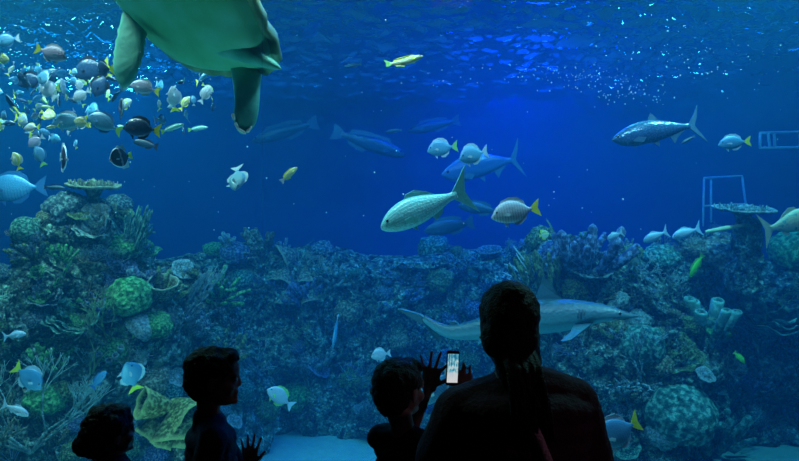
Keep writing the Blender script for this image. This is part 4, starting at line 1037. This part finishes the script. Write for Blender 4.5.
def person(label, body_mb, voxel, clothes, hair, extra=None, loc=None):
    me = fused(body_mb, 'person', skin_m, voxel, 3)
    o = link('person', me); tag(o, label, 'person')
    for nm, mb, mat, vx, dsp in clothes: link(nm, fused(mb, nm, mat, vx, 3, dsp), o)
    for nm, mb, vx, dsp in hair: link(nm, fused(mb, nm, hair_m, vx, 1, dsp), o)
    return o
def curls(amp, sc): return lambda p: amp * (noise.noise(p * sc) + .6 * noise.noise(p * sc * 2.3))
def cloth(name, col): return simple(name, col, .85, .15, (90, .35))
def wrinkle(p): return .004 * noise.noise(p * 11) + .0025 * noise.noise(p * 27)

# woman, seen from behind
Mw = frame(-.05); c = P(509, 322, 1.85); s = 1.04
mb = MB(); head(mb, c, frame(-.12, .03), s)
neck = V(.335, 1.84, 1.36); chest = V(.36, 1.85, 1.20); hip = V(.36, 1.86, .86)
limb(mb, [c + V(0, -.015, -.06), neck, chest], [.058, .056, .09]); torso(mb, hip, chest + V(0, 0, .03), Mw, .19, .115, 0, .185)
shl, shr = V(.188, 1.86, 1.215), V(.508, 1.86, 1.238); ell_, elr = V(.135, 2.0, 1.02), V(.605, 1.97, 1.0)
wl, wr = V(.250, 2.35, 1.128), V(.48, 2.15, .95)
limb(mb, [V(.3, 1.85, 1.27), shl, ell_, wl], [.06, .055, .042, .026]); limb(mb, [V(.42, 1.85, 1.27), shr, elr, wr], [.06, .055, .042, .026])
# left hand holding the phone from its right side, fingers curled round the back
PH = P(452.5, 368, 2.32)
hand(mb, wl, V(-.22, .0, 1), V(-1, 0, -.1), .155, [2, -2, -6, -10, 30], [38, 38, 38, 38, 5], V(0, -1, 0), .0082)
hand(mb, wr, V(-.6, .5, .1), V(0, 0, 1), .165, [6, 2, -3, -8, 35], [25, 25, 25, 25, 15], V(0, -1, .2), .0082)
legs(mb, V(.36, 1.86, .84), Mw, 1.62, .09, .085, .24)
top = MB(); torso(top, hip + V(0, 0, -.04), chest + V(0, 0, .035), Mw, .205, .13, .012, .215)
limb(top, [V(.335, 1.85, 1.265), shl + V(-.005, 0, .0), V(.125, 1.98, 1.03), V(.175, 2.12, 1.09)], [.078, .078, .078, .062]); limb(top, [V(.40, 1.85, 1.275), shr + V(.005, 0, .0), V(.60, 1.96, 1.0), V(.53, 2.07, .97)], [.078, .078, .078, .062])
limb(top, [V(.338, 1.845, 1.325), V(.35, 1.85, 1.24)], [.060, .10])
pants = MB(); torso(pants, V(.36, 1.86, .78), V(.36, 1.86, .88), Mw, .18, .125, .006, .19)
for sg in (-1, 1): limb(pants, [V(.36 + sg*.09, 1.86, .8), V(.36 + sg*.09, 1.88, .44), V(.36 + sg*.09, 1.86, .12)], [.1, .075, .06])
hm = MB(); q = lambda x, y, z: c + frame(-.12, .03) @ (V(x, y, z) * s)
hm.ell(q(0, -.022, .032), (.085*s, .098*s, .088*s), None, 20, 14); hm.ell(q(0, -.04, -.03), (.083*s, .075*s, .085*s), None, 18, 12)
hm.ell(q(-.0, -.05, .07), (.055*s, .06*s, .055*s), None, 14, 10)
hm.cap(q(0, -.055, -.06), q(.02, -.05, -.14), .058*s, .052*s); hm.cap(q(.045, -.02, -.05), q(.06, -.02, -.15), .038*s, .035*s)
W = person('woman with long dark hair in a dark top, seen from behind holding up a phone', mb, .0065,
   [('top', top, cloth('dark wine knit', (.035, .014, .024)), .008, wrinkle), ('trousers', pants, cloth('dark denim', (.01, .012, .02)), .012, None)],
   [('hair', hm, .006, curls(.004, 40))])
pt = MB(); rr = random.Random(3)
for k in range(34):
    x0 = rr.uniform(-.05, .06); base = q(x0 * .8 + .012, -.085 + abs(x0)*.3, -.06); pts = [base]
    for j in range(1, 6):
        f = j / 5; z = base.z - .235 * f * rr.uniform(.85, 1.05); pts.append(V(base.x + .035*f + x0*.25*f + rr.gauss(0, .003), 1.85 - .135 - .02 * math.sin(f*3) + rr.gauss(0, .003), z))
    pt.tube(pts, [.009, .010, .010, .009, .007, .003], 6)
pt.build('loose_hair', hair_m, W)
# bag strap following the back
tm = bpy.data.objects[[ch.name for ch in W.children if ch.name.startswith('top')][0]].data
bv = BVHTree.FromPolygons([v.co[:] for v in tm.vertices], [p.vertices[:] for p in tm.polygons])
strap_m = simple('bag strap', (.4, .25, .28), .6, .3, (120, .4)); pts = []
for k in range(26):
    f = k / 25; tgt = V(.30 + f * .20, 1.5, 1.37 - f * .48); h = bv.ray_cast(tgt, V(0, 1, 0), 1.5)
    if h[0] is not None: pts.append(h[0] + V(0, -.007, 0))
sb = MB(); vs = []
for i, p in enumerate(pts):
    t = (pts[min(i+1, len(pts)-1)] - pts[max(i-1, 0)]).normalized(); sd = t.cross(V(0, 1, 0)).normalized() * .014
    vs += [p - sd, p + sd, p + sd + V(0, -.004, 0), p - sd + V(0, -.004, 0)]
n = len(pts); fs = [(4*i+k, 4*i+(k+1) % 4, 4*i+4+(k+1) % 4, 4*i+4+k) for i in range(n-1) for k in range(4)] + [(3, 2, 1, 0), (4*n-4, 4*n-3, 4*n-2, 4*n-1)]
sb.add(vs, fs); sb.build('shoulder_strap', strap_m, W)
em = MB(); em.ell(q(-.078, .0, -.045), (.006, .006, .006), None, 10, 8); em.build('earring', simple('gold earring', (.8, .7, .4), .25, .5, None, 1), W)

# phone
ph_m = simple('black phone case', (.01, .01, .012), .3, .5)
def screen():
    m, nt, b = nodes('phone screen'); tc = N(nt, 'ShaderNodeTexCoord'); sep = N(nt, 'ShaderNodeSeparateXYZ'); nt.links.new(tc.outputs['Generated'], sep.inputs[0])
    nz = N(nt, 'ShaderNodeTexNoise'); nz.inputs['Scale'].default_value = 5; nt.links.new(tc.outputs['Generated'], nz.inputs[0])
    a = ramp(nt, nz.outputs[0], [(.4, (.02, .25, .5)), (.5, (.15, .6, .75)), (.6, (.7, .95, 1))])
    w = ramp(nt, sep.outputs[2], [(0, (1, 1, 1)), (.33, (.75, .85, .95)), (.4, (.05, .3, .5)), (.45, (0, 0, 0))])
    c_ = mixc(nt, 1, a, w, 'SCREEN'); nt.links.new(c_, b.inputs['Emission Color']); b.inputs['Emission Strength'].default_value = .8
    b.inputs['Base Color'].default_value = (.01, .01, .01, 1); b.inputs['Roughness'].default_value = .2; return m
proot = bpy.data.objects.new('phone', None); COL.objects.link(proot); tag(proot, 'black phone with a lit screen held up by the woman', 'phone')
proot.matrix_world = Matrix.Translation(PH) @ Matrix.Rotation(.05, 4, 'Y') @ Matrix.Rotation(.12, 4, 'Z')
bm = bmesh.new(); bmesh.ops.create_cube(bm, size=1); bmesh.ops.scale(bm, vec=(.047, .009, .128), verts=bm.verts); bmesh.ops.bevel(bm, geom=bm.edges[:], offset=.003, segments=3, affect='EDGES')
me = bpy.data.meshes.new('case'); bm.to_mesh(me); bm.free(); me.materials.append(ph_m); link('case', me, proot)
mb = MB(); mb.box((-.020, -.0056, -.053), (.020, -.0046, .053)); mb.build('screen', screen(), proot, False)

# boy in profile, palm on the window
c = P(215, 377, 2.3) + V(0, 0, -.005); Mh = frame(-math.pi/2 + .22, -.03); Mb = frame(-math.pi/2 + .35); s = .96
mb = MB(); head(mb, c, Mh, s)
neck = V(-.702, 2.3, 1.085); chest = V(-.695, 2.31, .985); hip = V(-.695, 2.31, .64)
limb(mb, [c + Mh @ V(0, -.02, -.06), neck, chest], [.045, .042, .06]); torso(mb, hip, chest, Mb, .125, .075, 0, .11)
sl, sr = chest + Mb @ V(-.125, 0, .035), chest + Mb @ V(.125, 0, .035)
palm = P(252.5, 453, 2.70); wl = palm + V(-.012, -.022, -.05); el = V(-.62, 2.53, .72)
limb(mb, [chest + V(0, 0, .04), sl, el, wl], [.045, .036, .028, .018])
hand(mb, wl, V(.06, .16, 1), V(1, 0, 0), .135, [15, 4, -6, -19, 50], [-2, -1, -1, -1, 0], V(0, 1, 0), .0076)
limb(mb, [chest + V(0, 0, .04), sr, V(-.72, 2.16, .76), V(-.66, 2.17, .60)], [.045, .036, .028, .018])
hand(mb, V(-.66, 2.17, .60), V(.1, 0, -1), V(1, .1, 0), .135, [6, 2, -3, -8, 35], [12, 12, 12, 12, 8], V(0, 1, 0), .0062)
legs(mb, V(-.695, 2.31, .62), Mb, 1.33, .06, .06, .2)
top = MB(); torso(top, hip + V(0, 0, -.03), chest, Mb, .14, .088, .006, .13)
limb(top, [chest + V(0, 0, .045), sl, sl.lerp(el, .6)], [.062, .05, .046]); limb(top, [chest + V(0, 0, .045), sr, sr.lerp(V(-.72, 2.16, .76), .62)], [.062, .05, .048]); limb(top, [V(-.708, 2.3, 1.062), chest], [.052, .085])
pants = MB(); torso(pants, V(-.695, 2.31, .56), V(-.695, 2.31, .66), Mb, .125, .09, .004, .12)
for sg in (-1, 1):
    a = V(-.695, 2.31, .58) + Mb @ V(sg*.06, 0, 0); limb(pants, [a, V(a.x, a.y, .33)], [.075, .062])
hm = MB(); q = lambda x, y, z: c + Mh @ (V(x, y, z) * s)
hm.ell(q(0, -.018, .045), (.084*s, .100*s, .079*s), Mh, 20, 14); hm.ell(q(0, -.048, -.005), (.078*s, .070*s, .070*s), Mh, 18, 12); hm.ell(q(0, .045, .082), (.058*s, .042*s, .034*s), Mh, 14, 10)
hm.ell(q(0, -.055, -.045), (.06*s, .045*s, .04*s), Mh, 14, 10)
o = person('boy in profile facing right with short dark hair and his palm against the window', mb, .0042,
   [('shirt', top, cloth('dark blue shirt', (.022, .035, .07)), .006, wrinkle), ('shorts', pants, cloth('dark shorts', (.012, .012, .016)), .01, None)], [('hair', hm, .005, curls(.006, 38))])
face_bits(c, Mh, s, o)

# second boy, hand raised toward the phone
c = P(401, 389, 2.25); Mh = frame(-.75, .0, 0); Mb = frame(-.6); s = .97
mb = MB(); head(mb, c, Mh, s)
neck = V(.008, 2.235, 1.062); chest = V(.02, 2.24, .955); hip = V(.03, 2.24, .62)
limb(mb, [c + Mh @ V(0, -.02, -.06), neck, chest], [.046, .043, .06]); torso(mb, hip, chest, Mb, .12, .075, 0, .105)
sl, sr = chest + Mb @ V(-.105, 0, .035), chest + Mb @ V(.12, 0, .035)
wl = P(429, 388, 2.4); el = V(.03, 2.44, .93)
limb(mb, [chest + V(0, 0, .04), sl, el, wl], [.045, .037, .028, .018])
hand(mb, wl, V(.16, -.05, 1), V(1, -.2, -.1), .147, [38, 10, -2, -26, 62], [0, 2, 2, 4, 0], V(0, -1, 0), .0078)
er = V(.13, 2.15, .74); wr2 = V(.10, 2.30, .60)
limb(mb, [chest + V(0, 0, .04), sr, er, wr2], [.045, .037, .028, .018]); hand(mb, wr2, V(.1, .3, -1), V(0, 1, .2), .135, [6, 2, -3, -8, 35], [12, 12, 12, 12, 8], V(-1, 0, 0), .0064)
legs(mb, V(.03, 2.24, .60), Mb, 1.3, .06, .06, .2)
top = MB(); torso(top, hip + V(0, 0, -.03), chest, Mb, .122, .086, .004, .118)
limb(top, [chest + V(0, 0, .045), sl, sl.lerp(el, .6)], [.062, .052, .046]); limb(top, [chest + V(0, 0, .045), sr, sr.lerp(er, .6)], [.062, .052, .048]); limb(top, [V(.012, 2.238, 1.03), chest], [.05, .08])
pants = MB(); torso(pants, V(.03, 2.24, .54), V(.03, 2.24, .64), Mb, .12, .09, .004, .12)
for sg in (-1, 1):
    a = V(.03, 2.24, .56) + Mb @ V(sg*.06, 0, 0); limb(pants, [a, V(a.x, a.y, .32)], [.075, .062])
hm = MB(); q = lambda x, y, z: c + Mh @ (V(x, y, z) * s)
hm.ell(q(0, -.022, .040), (.086*s, .100*s, .078*s), Mh, 20, 14); hm.ell(q(0, -.048, -.008), (.080*s, .072*s, .070*s), Mh, 18, 12); hm.ell(q(0, .045, .078), (.058*s, .042*s, .032*s), Mh, 14, 10)
hm.ell(q(0, -.055, -.05), (.06*s, .045*s, .04*s), Mh, 14, 10)
o = person('boy with short dark hair beside the woman, reaching a spread hand toward the phone', mb, .0042,
   [('shirt', top, cloth('black shirt', (.012, .012, .016)), .006, wrinkle), ('shorts', pants, cloth('black shorts', (.01, .01, .012)), .01, None)], [('hair', hm, .005, curls(.006, 36))])
face_bits(c, Mh, s, o)

# smallest visitor in the lower left
c = P(112, 431, 2.3) + V(0, 0, -.005); Mh = frame(-.75, .05); Mb = frame(-.8); s = .84
mb = MB(); head(mb, c, Mh, s); chest = V(-1.045, 2.3, .835); neck = V(-1.05, 2.3, .925); hip = V(-1.05, 2.3, .52)
limb(mb, [c + Mh @ V(0, -.02, -.06), neck, chest], [.042, .04, .055]); torso(mb, hip, chest, Mb, .105, .07, 0, .095)
for sg in (-1, 1):
    sh_ = chest + Mb @ V(sg*.108, 0, .04); e_ = sh_ + Mb @ V(sg*.03, .0, -.16); w_ = e_ + Mb @ V(0, .06, -.12)
    limb(mb, [chest + V(0, 0, .04), sh_, e_, w_], [.04, .033, .025, .017]); hand(mb, w_, Mb @ V(0, .2, -1), Mb @ V(0, 1, .1), .115, [6, 2, -3, -8, 35], [12, 12, 12, 12, 8], Mb @ V(-sg, 0, 0), .0056)
legs(mb, V(-1.05, 2.3, .5), Mb, 1.1, .052, .055, .17)
top = MB(); torso(top, hip + V(0, 0, -.03), chest, Mb, .118, .082, .006, .115); limb(top, [V(-1.05, 2.3, .905), chest], [.045, .07])
for sg in (-1, 1):
    sh_ = chest + Mb @ V(sg*.108, 0, .04); e_ = sh_ + Mb @ V(sg*.03, .0, -.16); limb(top, [chest + V(0, 0, .045), sh_, sh_.lerp(e_, .7)], [.055, .046, .042])
pants = MB(); torso(pants, V(-1.05, 2.3, .45), V(-1.05, 2.3, .54), Mb, .11, .082, .004, .11)
for sg in (-1, 1):
    a = V(-1.05, 2.3, .46) + Mb @ V(sg*.052, 0, 0); limb(pants, [a, V(a.x, a.y, .26)], [.068, .056])
hm = MB(); q = lambda x, y, z: c + Mh @ (V(x, y, z) * s)
hm.ell(q(0, -.02, .042), (.092*s, .104*s, .088*s), Mh, 20, 14); hm.ell(q(0, -.065, -.01), (.085*s, .075*s, .085*s), Mh, 18, 12); hm.ell(q(-.06, -.085, -.04), (.062*s, .055*s, .055*s), Mh, 14, 10); hm.ell(q(.0, .045, .08), (.06*s, .042*s, .034*s), Mh, 14, 10)
o = person('smallest child with thick dark hair, low in the left corner of the view', mb, .0042,
   [('shirt', top, cloth('navy shirt', (.015, .018, .035)), .006, wrinkle), ('shorts', pants, cloth('navy shorts', (.012, .012, .018)), .01, None)], [('hair', hm, .005, curls(.008, 34))])
face_bits(c, Mh, s, o)
